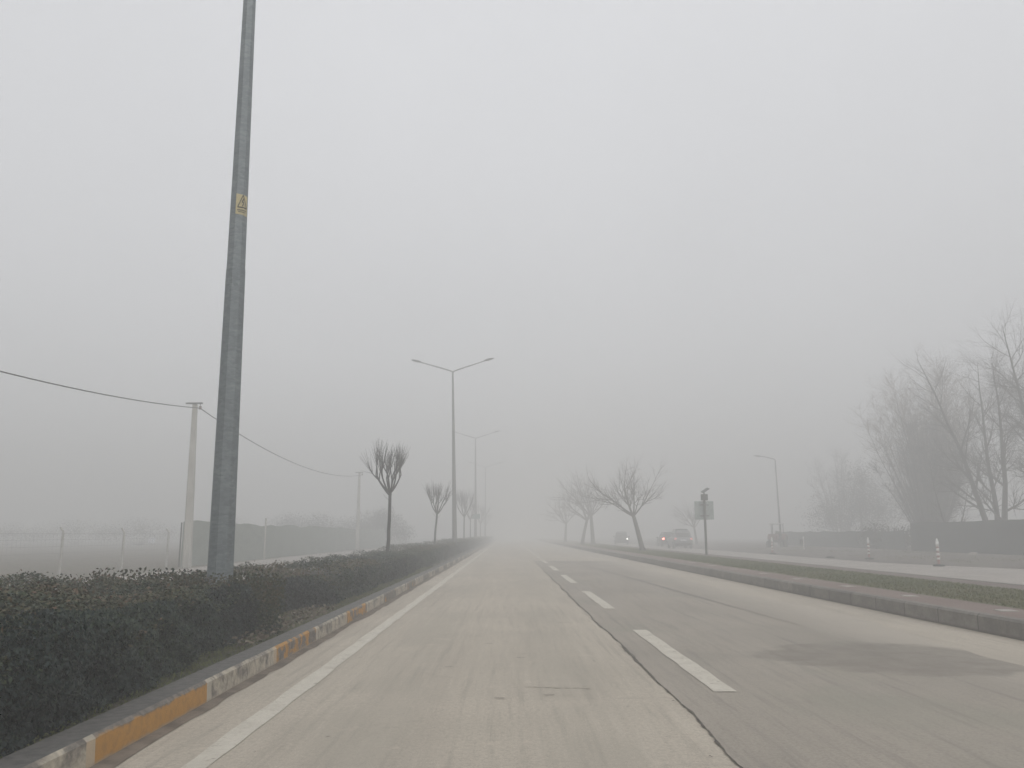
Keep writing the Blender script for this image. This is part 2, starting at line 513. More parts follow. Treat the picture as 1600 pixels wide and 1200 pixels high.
# asphalt inlay from the seam to the pale gutter, ending at a cut across the road
rnd = random.Random(4)
b = MB(); rows = []
yy = [-30 + i * .16 for i in range(int((40.6 + 30) / .16) + 1)] + [40.6]
for y in yy:
    j = (vnoise(y * .8, 2, 1) - .5) * .05 + (vnoise(y * 4, 7, 2) - .5) * .018
    e = 5.22 + (vnoise(y * .22, 3, 5) - .5) * .5 + (vnoise(y * 1.9, 4, 6) - .5) * .10
    rows.append([(1.30 + j, y, .004), (2.5, y, .004), (3.8, y, .004), (e, y, .004)])
b.sheet(rows)
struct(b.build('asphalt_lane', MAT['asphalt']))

# the ragged dark seam and other cracks, one sheet of tar and dirt
b = MB(); rows = []
for y in [i * .028 for i in range(0, 1440)]:
    j = (vnoise(y * .8, 2, 1) - .5) * .05 + (vnoise(y * 4, 7, 2) - .5) * .018
    w = .004 + .020 * max(0, vnoise(y * 2.1, 9, 3) - .35) + .016 * max(0, vnoise(y * 14, 1, 4) - .3)
    k = (vnoise(y * 9, 5, 8) - .5) * .010 + (vnoise(y * 24, 5, 18) - .5) * .010
    rows.append([(1.30 + j - w + k, y, .008), (1.30 + j + w * .5 + k * .5, y, .008)])
b.sheet(rows)
def crackline(x0, y0, x1, y1, w, seed, n=26):
    rows = []
    for i in range(n + 1):
        t = i / n
        x = x0 + (x1 - x0) * t; y = y0 + (y1 - y0) * t
        o = (vnoise(t * 9, 1, seed) - .5) * w * 2.2
        ww = w * (.25 + vnoise(t * 14, 3, seed)) * min(1, 6 * t + .05, 6 * (1 - t) + .05)
        dx, dy = x1 - x0, y1 - y0; L = math.hypot(dx, dy); nx, ny = -dy / L, dx / L
        rows.append([(x + nx * (o - ww), y + ny * (o - ww), .008), (x + nx * (o + ww), y + ny * (o + ww), .008)])
    b.sheet(rows)
crackline(.70, 12.3, .95, 12.35, .012, 14)
for i in range(18):
    y = 4.5 + 9 * rnd.random(); j = (vnoise(y * .8, 2, 1) - .5) * .05
    x = 1.27 + j - abs(rnd.gauss(0, .10)); L = rnd.uniform(.02, .06); a_ = rnd.uniform(0, 2 * PI)
    crackline(x, y, x + L * math.cos(a_), y + L * math.sin(a_) * 1.6, rnd.uniform(.003, .008), 100 + i, 7)
for i in range(26):
    x = rnd.uniform(-1.5, 1.1); y = 4.6 + 12 * rnd.random(); L = rnd.uniform(.015, .05)
    crackline(x, y, x + L, y + rnd.uniform(-.02, .02), rnd.uniform(.002, .005), 200 + i, 5)
for (x, y) in ((-.21, 10.0), (-.55, 8.3), (-.05, 6.75), (.33, 6.9), (-.62, 12.1), (.15, 8.9)):
    crackline(x - .05, y, x + .05, y + rnd.uniform(-.02, .02), .012, int(x * 100 + 70), 8)
struct(b.build('road_crack', MAT['crack']))
b = MB()
for i in range(7):
    crackline(.14 + .08 * i, 7.26 - .012 * i + rnd.uniform(-.02, .02), .215 + .08 * i, 7.25 - .012 * i + rnd.uniform(-.02, .02), .013, 300 + i, 12)
for i in range(0):
    x = .93 - .03 * i + rnd.uniform(-.03, .03); y = 8.3 + .36 * i; crackline(x, y, x - .03, y + .32, .010, 320 + i, 8)
struct(b.build('road_crack', simple('worn_groove', (.32, .285, .232), (.42, .378, .31), 30, .95, obj=False)))

# curved skid mark on the asphalt
b = MB(); rows = []
for i in range(41):
    t = i / 40; y = 36 - 24 * t; x = 3.15 - .05 * t + .95 * (t ** 2) + .25 * math.sin(t * 3)
    w = .055 * math.sin(PI * min(1, t * 1.05 + .02)) + .008
    rows.append([(x - w, y, .008), (x + w, y, .008)])
b.sheet(rows)
struct(b.build('skid_mark', simple('rubber_mark', (.20, .18, .158), (.24, .215, .19), 3, .8, obj=False)))

# painted lines
b = MB(); rows = []
for y in [-6 + i * .12 for i in range(1900)]:
    e1 = (vnoise(y * 3, 1, 21) - .5) * .022; e2 = (vnoise(y * 3, 5, 22) - .5) * .022
    rows.append([(-1.775 + e1, y, .004), (-1.62 + e2, y, .004)])
b.sheet(rows)
struct(b.build('edge_line', MAT['paint']))
dash0 = None
b = MB()
for k in range(-1, 14):
    y0 = 7.0 + 7.58 * k
    rows = []
    for i in range(19):
        y = y0 + 4.4 * i / 18
        e1 = (vnoise(y * 3.3, 1, 31) - .5) * .02; e2 = (vnoise(y * 3.3, 5, 32) - .5) * .02
        rows.append([(1.66 + e1, y, .009), (1.85 + e2, y, .009)])
    b.sheet(rows)
struct(b.build('lane_marking', MAT['paint']))

# silt in the left gutter
b = MB(); rows = []
for y in [-4 + i * .15 for i in range(900)]:
    e = -2.155 + (vnoise(y * .9, 2, 41) - .5) * .05 + (vnoise(y * 4, 2, 42) - .5) * .04
    rows.append([(-2.27, y, .012), (e, y, .004)])
b.sheet(rows)
struct(b.build('gutter', MAT['silt']))

# side carriageways
def strip(name, mat, edge0, edge1, z, ys=YS):
    b = MB()
    rows = []
    for y in ys:
        a = edge0(y) if callable(edge0) else edge0; c = edge1(y) if callable(edge1) else edge1
        rows.append([(a + (c - a) * t / 4, y, z) for t in range(5)])
    b.sheet(rows)
    return struct(b.build(name, mat))
sideconc = simple('side_road_concrete', (.36, .325, .29), (.29, .262, .232), .6, .9, obj=False)
strip('side_road', sideconc, 10.68, lambda y: 16.75 + 2.7 * smoothstep(36, 31.5, y), 0.0)
strip('side_road', sideconc, lambda y: -12.0 + .35 * math.sin(y * .09), -6.35, 0.0)

# left central reservation: kerbs and soil
def kerb(name, mat, x0, x1, h, ys, bev=.03):
    b = MB(); rows = []
    for y in ys:
        w = (vnoise(y * .8, x0, 9) - .5) * .012
        rows.append([(x1 + w, y, -.05), (x1 + w - .008, y, h - bev), (x1 + w - bev - .008, y, h), (x0 + bev, y, h), (x0, y, h - bev), (x0, y, -.05)])
    b.sheet([list(reversed(r_)) for r_ in rows])
    return struct(b.build(name, mat))
kys = [-20, -8, -2] + [i * .4 for i in range(0, 130)] + [52 + i * 2 for i in range(0, 100)]
kerb('kerb', MAT['kerb'], -2.50, -2.25, .17, kys, .022)
kerb('kerb', MAT['kerb_grey'], -6.35, -6.18, .14, kys)
b = MB(); rows = []
for y in [-20, -8, -2] + [i * .35 for i in range(0, 160)] + [56 + i * 2 for i in range(0, 98)]:
    rows.append([(x, y, .105 + .05 * vnoise(x * 2.2, y * 2.2, 51) - .01) for x in (-6.18, -5.2, -4.2, -3.4, -3.1, -2.95, -2.8, -2.65, -2.49)])
b.sheet([list(reversed(r_)) for r_ in rows])
struct(b.build('soil_bed', MAT['soil']))

# right central reservation
ZT = .22
kys2 = [i * 1.0 for i in range(-4, 60)] + [60 + i * 3 for i in range(0, 60)]
kerb('kerb', MAT['kerb_grey'], 6.16, 6.36, ZT + .012, kys2)
strip('paved_strip', MAT['pavers'], 6.36, 7.2, ZT, kys2)
strip('turf_base', simple('turf_soil', (.105, .118, .052), (.125, .118, .07), 3, .95, obj=False), 7.2, 9.6, ZT - .01, kys2)
kerb('kerb', MAT['kerb_pale'], 9.6, 9.74, ZT + .012, kys2, .02)
strip('paved_strip', simple('brown_paving', (.135, .10, .088), (.17, .135, .118), 2.5, .9, obj=False), 9.74, 10.5, ZT, kys2)
kerb('kerb', MAT['kerb_grey'], 10.5, 10.68, ZT + .01, kys2, .02)

# verge beyond the right side road, rising to the fence
def verge_z(x, y):
    return -.005 + .2 * smoothstep(17, 25, x) + .06 * (vnoise(x * .8, y * .8, 61) - .5) * smoothstep(17.2, 19, x)
b = MB(); rows = []
for y in [-10, 0, 8, 14] + [18 + i * .8 for i in range(0, 110)] + [107 + i * 6 for i in range(0, 30)]:
    e = 16.72 + 2.7 * smoothstep(36, 31.5, y) + (vnoise(y * .7, 3, 62) - .5) * .35
    rows.append([(x, y, verge_z(x, y) + (-.02 if i == 0 else 0)) for i, x in enumerate([e] + [e + (60 - e) * (k / 30) ** 1.6 for k in range(1, 31)])])
b.sheet([r_ for r_ in rows])
struct(b.build('verge', MAT['verge']))

# ------------------------------------------------------------------ grass and litter
rng = np.random.default_rng(7)
def grass(name, x0, x1, ys, n, size, seed, zf, fall=True):
    r_ = np.random.default_rng(seed)
    y = ys[0] + (ys[1] - ys[0]) * r_.random(n) ** (1.9 if fall else 1)
    x = r_.uniform(x0, x1, n)
    pat = np.array([vnoise(a * .7, c * .7, seed) for a, c in zip(x, y)])
    c = np.stack([x, y, zf + size * .35 + 0 * x], axis=1)
    nr = np.stack([r_.normal(0, 1, n), r_.normal(0, 1, n), 1.1 + 0 * x], axis=1)
    o = leaves(name, MAT['grass'], c, nr, size, pat * .75 + r_.normal(0, .15, n) + .05, None, 4.0, seed, 2.2)
    return struct(o, 'stuff')
g1 = grass('grass', 7.2, 9.6, (6, 90), 90000, .05, 71, ZT)
g2 = grass('grass', -3.35, -2.5, (1.5, 30), 26000, .034, 72, .13)
n = 520
yl = 8.6 + 4.5 * rng.random(n) ** 1.2; xl = -2.52 - .5 * rng.random(n)
lt = leaves('leaf_litter', MAT['litter'], np.stack([xl, yl, .17 + .03 * rng.random(n)], axis=1), np.tile((0, 0, 1.), (n, 1)), .055, rng.random(n), None, 1.6, 73)
struct(lt, 'stuff')
# scruffy dry weeds on the right verge
n = 5000
xv = 17.2 + 9.3 * rng.random(n); yv = 24 + 50 * rng.random(n)
pv = np.array([vnoise(a * .5, c * .5, 3) for a, c in zip(xv, yv)])
keep = (pv > .55) & (xv > 19.5 + 2 * (yv < 36))
xv, yv, pv = xv[keep], yv[keep], pv[keep]
zv = np.array([verge_z(a, c) for a, c in zip(xv, yv)])
wd = leaves('weeds', MAT['grass'], np.stack([xv, yv, zv + .03], axis=1), np.stack([rng.normal(0, 1, len(xv)), rng.normal(0, 1, len(xv)), .1 + 0 * xv], axis=1), .10, .3 + .5 * rng.random(len(xv)), None, 3, 74, 2)
struct(wd, 'stuff')

# ------------------------------------------------------------------ hedges on the left reservation
def hedge(name, loc, prof, label, nleaf, size, seed):
    """prof(y) -> (x_front, x_back, height); loc is the base the thing stands on"""
    root = empty(name, loc, label, 'hedge', 'clipped hedges along the left reservation')
    r_ = np.random.default_rng(seed)
    y0, y1 = prof.y0, prof.y1
    # twiggy core
    b = MB(); rings = []
    N = max(8, int((y1 - y0) / .35)) if y1 - y0 < 30 else int((y1 - y0) / .8)
    for i in range(N + 1):
        y = y0 + (y1 - y0) * i / N
        f, k, h = prof(y); q = .17
        en = .12 if i in (0, N) else 0
        w = lambda s_: (vnoise(y * 2.3, s_, seed) - .5) * .07
        rings.append([(f - q + w(1), y, 0), (f - q + w(2), y, h * .5), (f - q - .03 + w(3) - en, y, h - q - .05), (f - q - .14, y, h - q + w(4) - en),
                      ((f * 2 + k) / 3, y, h - q + w(5) - en), ((f + 2 * k) / 3, y, h - q + w(6) - en), (k + q + .12, y, h - q + w(7) - en), (k + q, y, h - q - .1), (k + q, y, 0)])
    b.loft(rings)
    b.v = [(p[0] - loc[0], p[1] - loc[1], p[2]) for p in b.v]
    b.build('stems', MAT['hedge_core'], root)
    # leaf shell
    t = r_.random(nleaf)
    y = y0 + (y1 - y0) * (t if y1 - y0 < 30 else t ** 1.9)
    pick = r_.random(nleaf)
    F = np.array([prof(a) for a in y]); f, k, h = F[:, 0], F[:, 1], F[:, 2]
    front = pick < .42; top = (pick >= .42) & (pick < .90); endc = pick >= .90
    u = r_.random(nleaf); dep = np.abs(r_.normal(0, .05, nleaf))
    lump = np.array([vnoise(a * 1.6, c * 2.4, seed + 1) + .6 * vnoise(a * 4.5, c * 5, seed + 8) - .8 for a, c in zip(y, u)])
    x = np.where(front, f - dep + .22 * lump, f + (k - f) * u); z = np.where(front, h * (.02 + .98 * u), h - dep)
    tl = np.array([vnoise(a * 1.5, c * 1.5, seed + 2) + .5 * vnoise(a * 4, c * 4, seed + 3) - .75 for a, c in zip(x, y)])
    z = np.where(~front, z + .27 * tl, z)
    # rounded shoulder
    sh = np.clip(1 - (f - x) / .16, 0, 1); z = np.where(~front, z - .10 * sh ** 2, z)
    x = np.where(front, x - .12 * np.clip((u - .8) / .2, 0, 1) ** 2, x)
    # a few shoots sticking up
    st = (~front) & (r_.random(nleaf) < .05); z = np.where(st, z + r_.random(nleaf) * .07, z)
    # end faces
    ye = np.where(r_.random(nleaf) < .7, y1, y0); y = np.where(endc, ye + r_.normal(0, .04, nleaf), y)
    z = np.where(endc, h * r_.random(nleaf), z)
    nr = np.zeros((nleaf, 3)); nr[:, 0] = np.where(front, 1, 0.05); nr[:, 2] = np.where(front, .35, 1); nr[endc] = (0, 0.8, .4)
    patch = np.array([vnoise(a * .8, c * .8 + d * 2, seed + 5) for a, c, d in zip(x, y, z)])
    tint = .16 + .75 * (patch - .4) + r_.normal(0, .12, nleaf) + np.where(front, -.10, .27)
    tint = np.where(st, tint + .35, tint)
    C = np.stack([x - loc[0], y - loc[1], z], axis=1)
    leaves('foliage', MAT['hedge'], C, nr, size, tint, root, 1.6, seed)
    return root
def prof_near(y):
    f = -2.54 - .29 * smoothstep(5.0, 9.0, y) - .03 * math.sin(y * 1.3)
    h = .55 + .09 * smoothstep(9.5, 4, y) + .13 * (vnoise(y * 1.2, 4, 81) - .5)
    return f, -5.6 - .3 * math.sin(y), h + .03
prof_near.y0, prof_near.y1 = -3.0, 9.75
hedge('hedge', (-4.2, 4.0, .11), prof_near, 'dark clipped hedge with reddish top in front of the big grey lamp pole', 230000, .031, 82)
def prof_far(y):
    f = -3.30 + .52 * smoothstep(11, 14.5, y) + .05 * (vnoise(y * .5, 3, 84) - .5)
    h = .535 + .13 * (vnoise(y * .45, 4, 83) - .5) + .16 * smoothstep(30, 70, y)
    return f, -5.05 + .2 * (vnoise(y * .3, 2, 85) - .5), h
prof_far.y0, prof_far.y1 = 10.45, 175.0
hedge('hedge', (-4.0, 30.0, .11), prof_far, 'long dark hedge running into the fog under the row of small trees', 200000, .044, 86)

# ------------------------------------------------------------------ lamps
def oct_r(phi):
    a = (phi % (PI / 4)) - PI / 8
    return math.cos(PI / 8) / math.cos(a)
LAMP_H = 12.0
def lamp_rad(z): return .163 - (.163 - .055) * (z / LAMP_H)
def make_lamp(loc, label, group):
    root = empty('street_lamp', loc, label, 'street lamp', group)
    b = MB(); zs = [0, .5, 1.0, 2.0, 3.2, 4.56, 4.565, 6, 7.5, 9, 10.4, LAMP_H]
    rings = []
    for i, z in enumerate(zs):
        r_ = lamp_rad(z) + (.005 if z <= 4.56 else 0)
        rings.append([(r_ * math.cos(PI / 4 * k), r_ * math.sin(PI / 4 * k), z) for k in range(8)])
    b.loft(rings); b.build('pole', MAT['galv'] if group is None else MAT['pole'], root)
    b = MB(); b.box((0, 0, .012), (.5, .5, .03), bev=.008)
    for sx in (-1, 1):
        for sy in (-1, 1): b.tube([(sx * .19, sy * .19, .02), (sx * .19, sy * .19, .08)], .018, 6)
    b.build('base_plate', MAT['iron'], root)
    b = MB(); b.box((0, .150, .95), (.10, .012, .34), bev=.004); b.build('service_door', MAT['galv'] if group is None else MAT['pole'], root)
    for s_ in (-1, 1):
        b = MB()
        b.tube([(0, 0, LAMP_H - .05), (s_ * .15, 0, LAMP_H + .06), (s_ * 1.1, 0, LAMP_H + .36), (s_ * 2.2, 0, LAMP_H + .70)], [.05, .045, .04, .032], 8)
        b.build('arm', MAT['galv'] if group is None else MAT['pole'], root, True)
        b = MB()
        tilt = Matrix.Rotation(-s_ * R(14), 4, 'Y')
        rings = []
        for t, w, hh in ((-.02, .05, .04), (.06, .11, .07), (.25, .15, .085), (.5, .14, .07), (.66, .08, .04)):
            ring = []
            for k in range(10):
                a = 2 * PI * k / 10
                p = tilt @ Vector((s_ * t, w * math.cos(a), hh * math.sin(a) * (1.1 if math.sin(a) > 0 else .55)))
                ring.append((p.x + s_ * 2.15, p.y, p.z + LAMP_H + .70))
            rings.append(ring if s_ > 0 else ring[::-1])
        b.loft(rings); h = b.build('lamp_head', MAT['lamp'], root, True)
        b = MB(); b.box((0, 0, 0), (.36, .18, .02), bev=.005, mat=tilt)
        o = b.build('lens', MAT['lens'], h); o.location = (s_ * 2.50, 0, LAMP_H + .735)
    return root
lamp1 = make_lamp((-3.5, 10.45, .08), 'thick galvanised lamp pole with yellow warning label, nearest in the left hedge', None)
lamp1.rotation_euler = (0, R(-.55), 0)
# yellow warning label wrapped round the pole facets
def wrap(phi, z, off):
    r_ = (lamp_rad(z)) * oct_r(phi) + off
    return (r_ * math.cos(phi), r_ * math.sin(phi), z)
def wrap_patch(b, pts_fn, nu, nv, off):
    b.sheet([[wrap(*pts_fn(i / nu, j / nv), off) for i in range(nu + 1)] for j in range(nv + 1)])
PH0, PH1 = R(-92), R(-8); Z0, Z1 = 5.30, 5.58
b = MB(); wrap_patch(b, lambda u, v: (PH0 + (PH1 - PH0) * u, Z0 + (Z1 - Z0) * v - .012 * u), 16, 4, .003)
lab = b.build('warning_label', MAT['yellow'], lamp1)
b = MB()
def P2(u, v): return (PH0 + (PH1 - PH0) * u, Z0 + (Z1 - Z0) * v)
def stroke(a, c, w):
    n = 8
    d = Vector((c[0] - a[0], c[1] - a[1])); d.normalize(); nx, ny = -d.y * w, d.x * w
    b.sheet([[wrap(*P2(a[0] + (c[0] - a[0]) * i / n + nx * s_, a[1] + (c[1] - a[1]) * i / n + ny * s_), .006) for s_ in (1, -1)] for i in range(n + 1)])
T0, T1, T2 = (.14, .34), (.92, .34), (.53, .95)
for q in ((T0, T1), (T1, T2), (T2, T0)): stroke(*q, .03)
stroke((.60, .80), (.46, .60), .035); stroke((.46, .60), (.60, .58), .028); stroke((.60, .58), (.50, .40), .03)
stroke((.12, .20), (.9, .20), .022); stroke((.2, .11), (.8, .11), .018)
b.build('warning_symbol', MAT['label_black'], lab)

LG = 'double arm street lamps in the left reservation'
lamp2 = make_lamp((-3.38, 55.2, .08), 'slim double arm street lamp between the small trees, clearly visible', LG)
lamp2.rotation_euler = (0, R(-1.35), 0)
lamp3 = copy_tree(lamp2, (-3.5, 95, .08), 'double arm street lamp half lost in fog, carrying a small sign', rot=(0, R(-.5), 0))
lamp4 = copy_tree(lamp2, (-3.5, 137, .08), 'farthest double arm street lamp, almost dissolved in the fog', rot=(0, 0, 0))
# small greenish sign on the third lamp, as a thing clamped to it
sg = empty('traffic_sign', (-3.46, 94.72, 3.25), 'small greenish sign clamped to the half fogged lamp pole', 'sign')
b = MB(); b.box((0, 0, 0), (.9, .03, .55), bev=.012); b.build('panel', simple('teal_sign', (.10, .20, .17), (.08, .17, .15), 4, .5), sg)
b = MB(); b.box((0, .10, .1), (.3, .17, .05), bev=.01); b.build('clamp', MAT['iron'], sg)

# ------------------------------------------------------------------ overhead line
def make_util(loc, label, rot):
    root = empty('utility_pole', loc, label, 'utility pole', 'concrete utility poles')
    b = MB(); rings = []
    for z, w in ((0, .155), (1.5, .143), (3.2, .128), (5.0, .106), (6.45, .085)):
        c = w * .35
        rings.append([(-w + c, -w, z), (w - c, -w, z), (w, -w + c, z), (w, w - c, z), (w - c, w, z), (-w + c, w, z), (-w, w - c, z), (-w, -w + c, z)])
    b.loft(rings); b.build('pole', MAT['con_pole'], root)
    b = MB(); b.box((0, -.11, 6.42), (.66, .06, .06), bev=.008); b.build('crossarm', MAT['iron'], root)
    b = MB(); b.tube([(.24, -.11, 6.40), (.24, -.11, 6.30)], .014, 6); b.build('hook', MAT['iron'], root)
    b = MB(); b.tube([(.24, -.11, 6.31), (.24, -.11, 6.29), (.24, -.11, 6.25), (.24, -.11, 6.20), (.24, -.11, 6.17)], [.03, .06, .045, .065, .03], 10)
    b.build('insulator', MAT['ceramic'], root, True)
    root.rotation_euler = rot
    return root
up1 = make_util((-12.38, 33.0, -.02), 'pale concrete utility pole with short crossarm left of the big grey pole', (0, R(-.9), R(4)))
up2 = copy_tree(up1, (-12.45, 70.6, -.02), 'faint second utility pole in fog beyond the green mesh fence', rot=(0, 0, R(3)))
up0 = copy_tree(up1, (-13.0, -5.5, -.02), 'concrete utility pole beside the left side road, behind the viewpoint', rot=(0, 0, R(4)))
def cable(a, c, sag, name, label, r_=.018):
    a, c = Vector(a), Vector(c); pts = []
    for i in range(41):
        t = i / 40; p = a.lerp(c, t); p.z -= 4 * sag * t * (1 - t); pts.append(p - a)
    b = MB(); b.tube(pts, r_, 6)
    o = b.build(name, MAT['cable'], None, True); o.location = a
    return tag(o, label, 'cable', 'overhead cables of the left utility line')
at1 = (-12.23, 32.88, 6.20); at2 = (-12.2, 70.5, 6.18); at0 = (-12.76, -5.6, 6.20)
cable(at0, at1, 1.15, 'overhead_cable', 'sagging dark cable entering at the left edge and ending at the near utility pole')
cable(at1, at2, .95, 'overhead_cable', 'thin cable sagging from the near utility pole down to the faint one')

# ------------------------------------------------------------------ trees
def rdir(rn, d, ang):
    """direction at angle ang from d, random azimuth"""
    d = d.normalized()
    a = d.orthogonal().normalized(); c = d.cross(a); t = rn.uniform(0, 2 * PI)
    return (d * math.cos(ang) + (a * math.cos(t) + c * math.sin(t)) * math.sin(ang)).normalized()

def limb(b, rn, p, d, L, r0, r1, steps, jit, trop, sides):
    pts = [p.copy()]; rad = [r0]; d = d.copy()
    for i in range(steps):
        d = (d + Vector((rn.gauss(0, jit), rn.gauss(0, jit), rn.gauss(0, jit))) + trop).normalized()
        p = p + d * (L / steps); pts.append(p.copy()); rad.append(r0 + (r1 - r0) * (i + 1) / steps)
    b.tube(pts, rad, sides, sides > 4)
    return pts, rad, d

def pollard(loc, label, seed, scale=1.0, lean=0.0, fork=2.6, top=1.75, spread=.80):
    rn = random.Random(seed)
    root = empty('pollarded_tree', loc, label, 'tree', 'row of small pollarded trees in the left hedge')
    b = MB(); H = fork
    pts = [Vector((lean * t * H + rn.gauss(0, .008), rn.gauss(0, .008), H * t)) for t in [i / 8 for i in range(9)]]
    b.tube(pts, [(.068 - .016 * t + (.02 if t == 0 else 0)) * scale for t in [i / 8 for i in range(9)]], 9)
    b.build('trunk', MAT['bark'], root, True)
    b = MB(); topp = pts[-1] - Vector((0, 0, .05))
    n = 9
    for k in range(n):
        az = 2 * PI * k / n + rn.uniform(-.2, .2); el = R(rn.uniform(35, 53)) if k else R(82)
        d = Vector((math.cos(az) * math.cos(el), math.sin(az) * math.cos(el), math.sin(el)))
        L = top * rn.uniform(.42, .52) * (1.0 if k else .78)
        q, rad, d2 = limb(b, rn, topp + Vector((0, 0, -rn.uniform(0, .12))), d, L, .036 * scale, .022 * scale, 5, .05, Vector((0, 0, .13)), 6)
        for m in range(rn.choice((2, 2, 3))):
            d3 = rdir(rn, d2, R(rn.uniform(16, 38))); d3.z = abs(d3.z) + .25
            q2, r2, d4 = limb(b, rn, q[-1] if m else q[-2], d3, L * rn.uniform(.34, .6), .021 * scale, .017 * scale, 3, .07, Vector((0, 0, .06)), 5)
            # pollard knob with straight shoots
            for s_ in range(rn.randint(11, 15)):
                base = q2[rn.choice((-1, -1, -2))]
                d5 = rdir(rn, Vector((d4.x * .8, d4.y * .8, 1)), R(abs(rn.gauss(0, 20)))); d5.z = abs(d5.z) + .2
                Ls = top * rn.uniform(.24, .52)
                limb(b, rn, base, d5, Ls, rn.uniform(.0055, .0085) * scale, .0025, 3, .035, Vector((0, 0, .03)), 3)
    for s_ in range(3):
        z = H * rn.uniform(.8, .95); limb(b, rn, Vector((lean * z, 0, z)), rdir(rn, Vector((0, 0, 1)), R(45)), .35, .008, .003, 3, .06, Vector(), 3)
    b.build('crown', MAT['twig'], root)
    return root
pollard((-4.08, 29.0, .1), 'nearest small pollarded tree with dark bare round crown in the left hedge', 3, 1.0, .02, 2.62, 1.68)
pollard((-4.05, 47.0, .1), 'small pollarded tree with slightly leaning trunk, just left of the clear street lamp', 8, .95, .065, 2.40, 1.72)
pollard((-4.05, 80.0, .1), 'small bare tree with upright shoots, just right of the clear street lamp', 13, 1.15, .0, 2.9, 2.55)
pollard((-4.05, 94.0, .1), 'thin bare tree touching the half fogged lamp on its left side', 17, 1.0, .0, 2.9, 2.3)
pollard((-4.0, 128.0, .1), 'faded bare tree standing right of the half fogged lamp', 21, 1.4, .0, 2.9, 3.0)
pollard((-4.0, 158.0, .1), 'farthest tree of the left row, only a faint trace in fog', 22, 1.4, .0, 2.9, 2.6)

def grow(b, rn, p, d, L, r0, lev, P):
    """recursive bare branching: children along and at the end of every limb"""
    n, lo, hi, lr, rr, jit, trop, steps, sides = P['lev'][lev]
    r1 = r0 * P['taper']
    pts, rad, d2 = limb(b, rn, p, d, L, r0, r1, steps, jit, trop, sides)
    if lev + 1 >= len(P['lev']): return
    for k in range(n):
        t = rn.uniform(P['from'][lev], 1.0) if k else 1.0
        i = min(int(t * steps), steps - 1); f = t * steps - i
        q = pts[i].lerp(pts[i + 1], f)
        dd = (pts[i + 1] - pts[i]).normalized()
        nd = rdir(rn, dd, R(rn.uniform(lo, hi)) * (1 if k else .45))
        rr_ = (rad[i] + (rad[i + 1] - rad[i]) * f)
        grow(b, rn, q, nd, L * lr * rn.uniform(.7, 1.2), rr_ * rr, lev + 1, P)

def leaning_tree(loc, label, seed, sc=1.0, lean=-.24, detail=1.0, wide=1.0, rz=0.0):
    rn = random.Random(seed)
    root = empty('bare_tree', loc, label, 'tree', 'bare trees on the right reservation', rz)
    b = MB(); H = 2.25 * sc
    pts = []
    for i in range(9):
        t = i / 8; pts.append(Vector((lean * H * (t + .25 * t * t) * .8, .05 * math.sin(t * 3), H * t)))
    b.tube(pts, [(.175 - .06 * t + (.05 if t < .01 else 0)) * sc for t in [i / 8 for i in range(9)]], 9)
    b.build('trunk', MAT['bark2'], root, True)
    b = MB(); f = pts[-1] - Vector((0, 0, .08))
    U = Vector((0, 0, 1))
    P = dict(taper=.55, lev=[
        (5, 18, 42, .60, .62, .07, Vector((0, 0, .02)), 7, 7),
        (5, 20, 46, .60, .62, .09, Vector((0, 0, .03)), 6, 5),
        (int(4 * detail), 20, 50, .58, .60, .11, Vector((0, 0, .04)), 4, 4),
        (int(3 * detail), 20, 50, .6, .6, .12, Vector((0, 0, .04)), 3, 3),
        (0, 0, 0, 0, 0, .12, Vector((0, 0, .03)), 2, 3)], **{'from': [.25, .2, .2, .2, .2]})
    for (x, y, z, L, r_) in ((-.95 * wide, .1, .95, 3.0, .092), (-.55 * wide, -.35, 1.1, 2.8, .08), (.15, .3, 1.2, 2.3, .072), (.85 * wide, -.1, .95, 2.5, .062), (-.25, .6, 1.2, 2.6, .066), (.5, .5, 1.0, 2.0, .05), (-1.0, -.3, .55, 2.4, .05)):
        grow(b, rn, f, Vector((x, y, z)).normalized(), L * sc * .8, r_ * sc * .82, 0, P)
    b.build('crown', MAT['twig2'], root)
    return root
leaning_tree((8.72, 54.4, .2), 'bare leaning tree with wide fan crown, largest on the right reservation', 5, 1.0, -.24)
leaning_tree((9.0, 88.2, .2), 'foggy bare tree with straighter trunk, second along the right reservation', 9, 1.32, -.06, .8)
leaning_tree((8.1, 91.0, .2), 'foggy bare tree leaning right, its crown merging with its neighbour', 12, 1.15, .22, .8)
leaning_tree((7.75, 112.0, .2), 'faintest bare tree on the right reservation, nearly gone in fog', 15, 1.1, .05, .7)
leaning_tree((21.8, 97.0, .05), 'thin faint bare tree behind the radar sign post', 19, .9, -.12, .6).__setitem__('group', 'bare trees beyond the right side road')

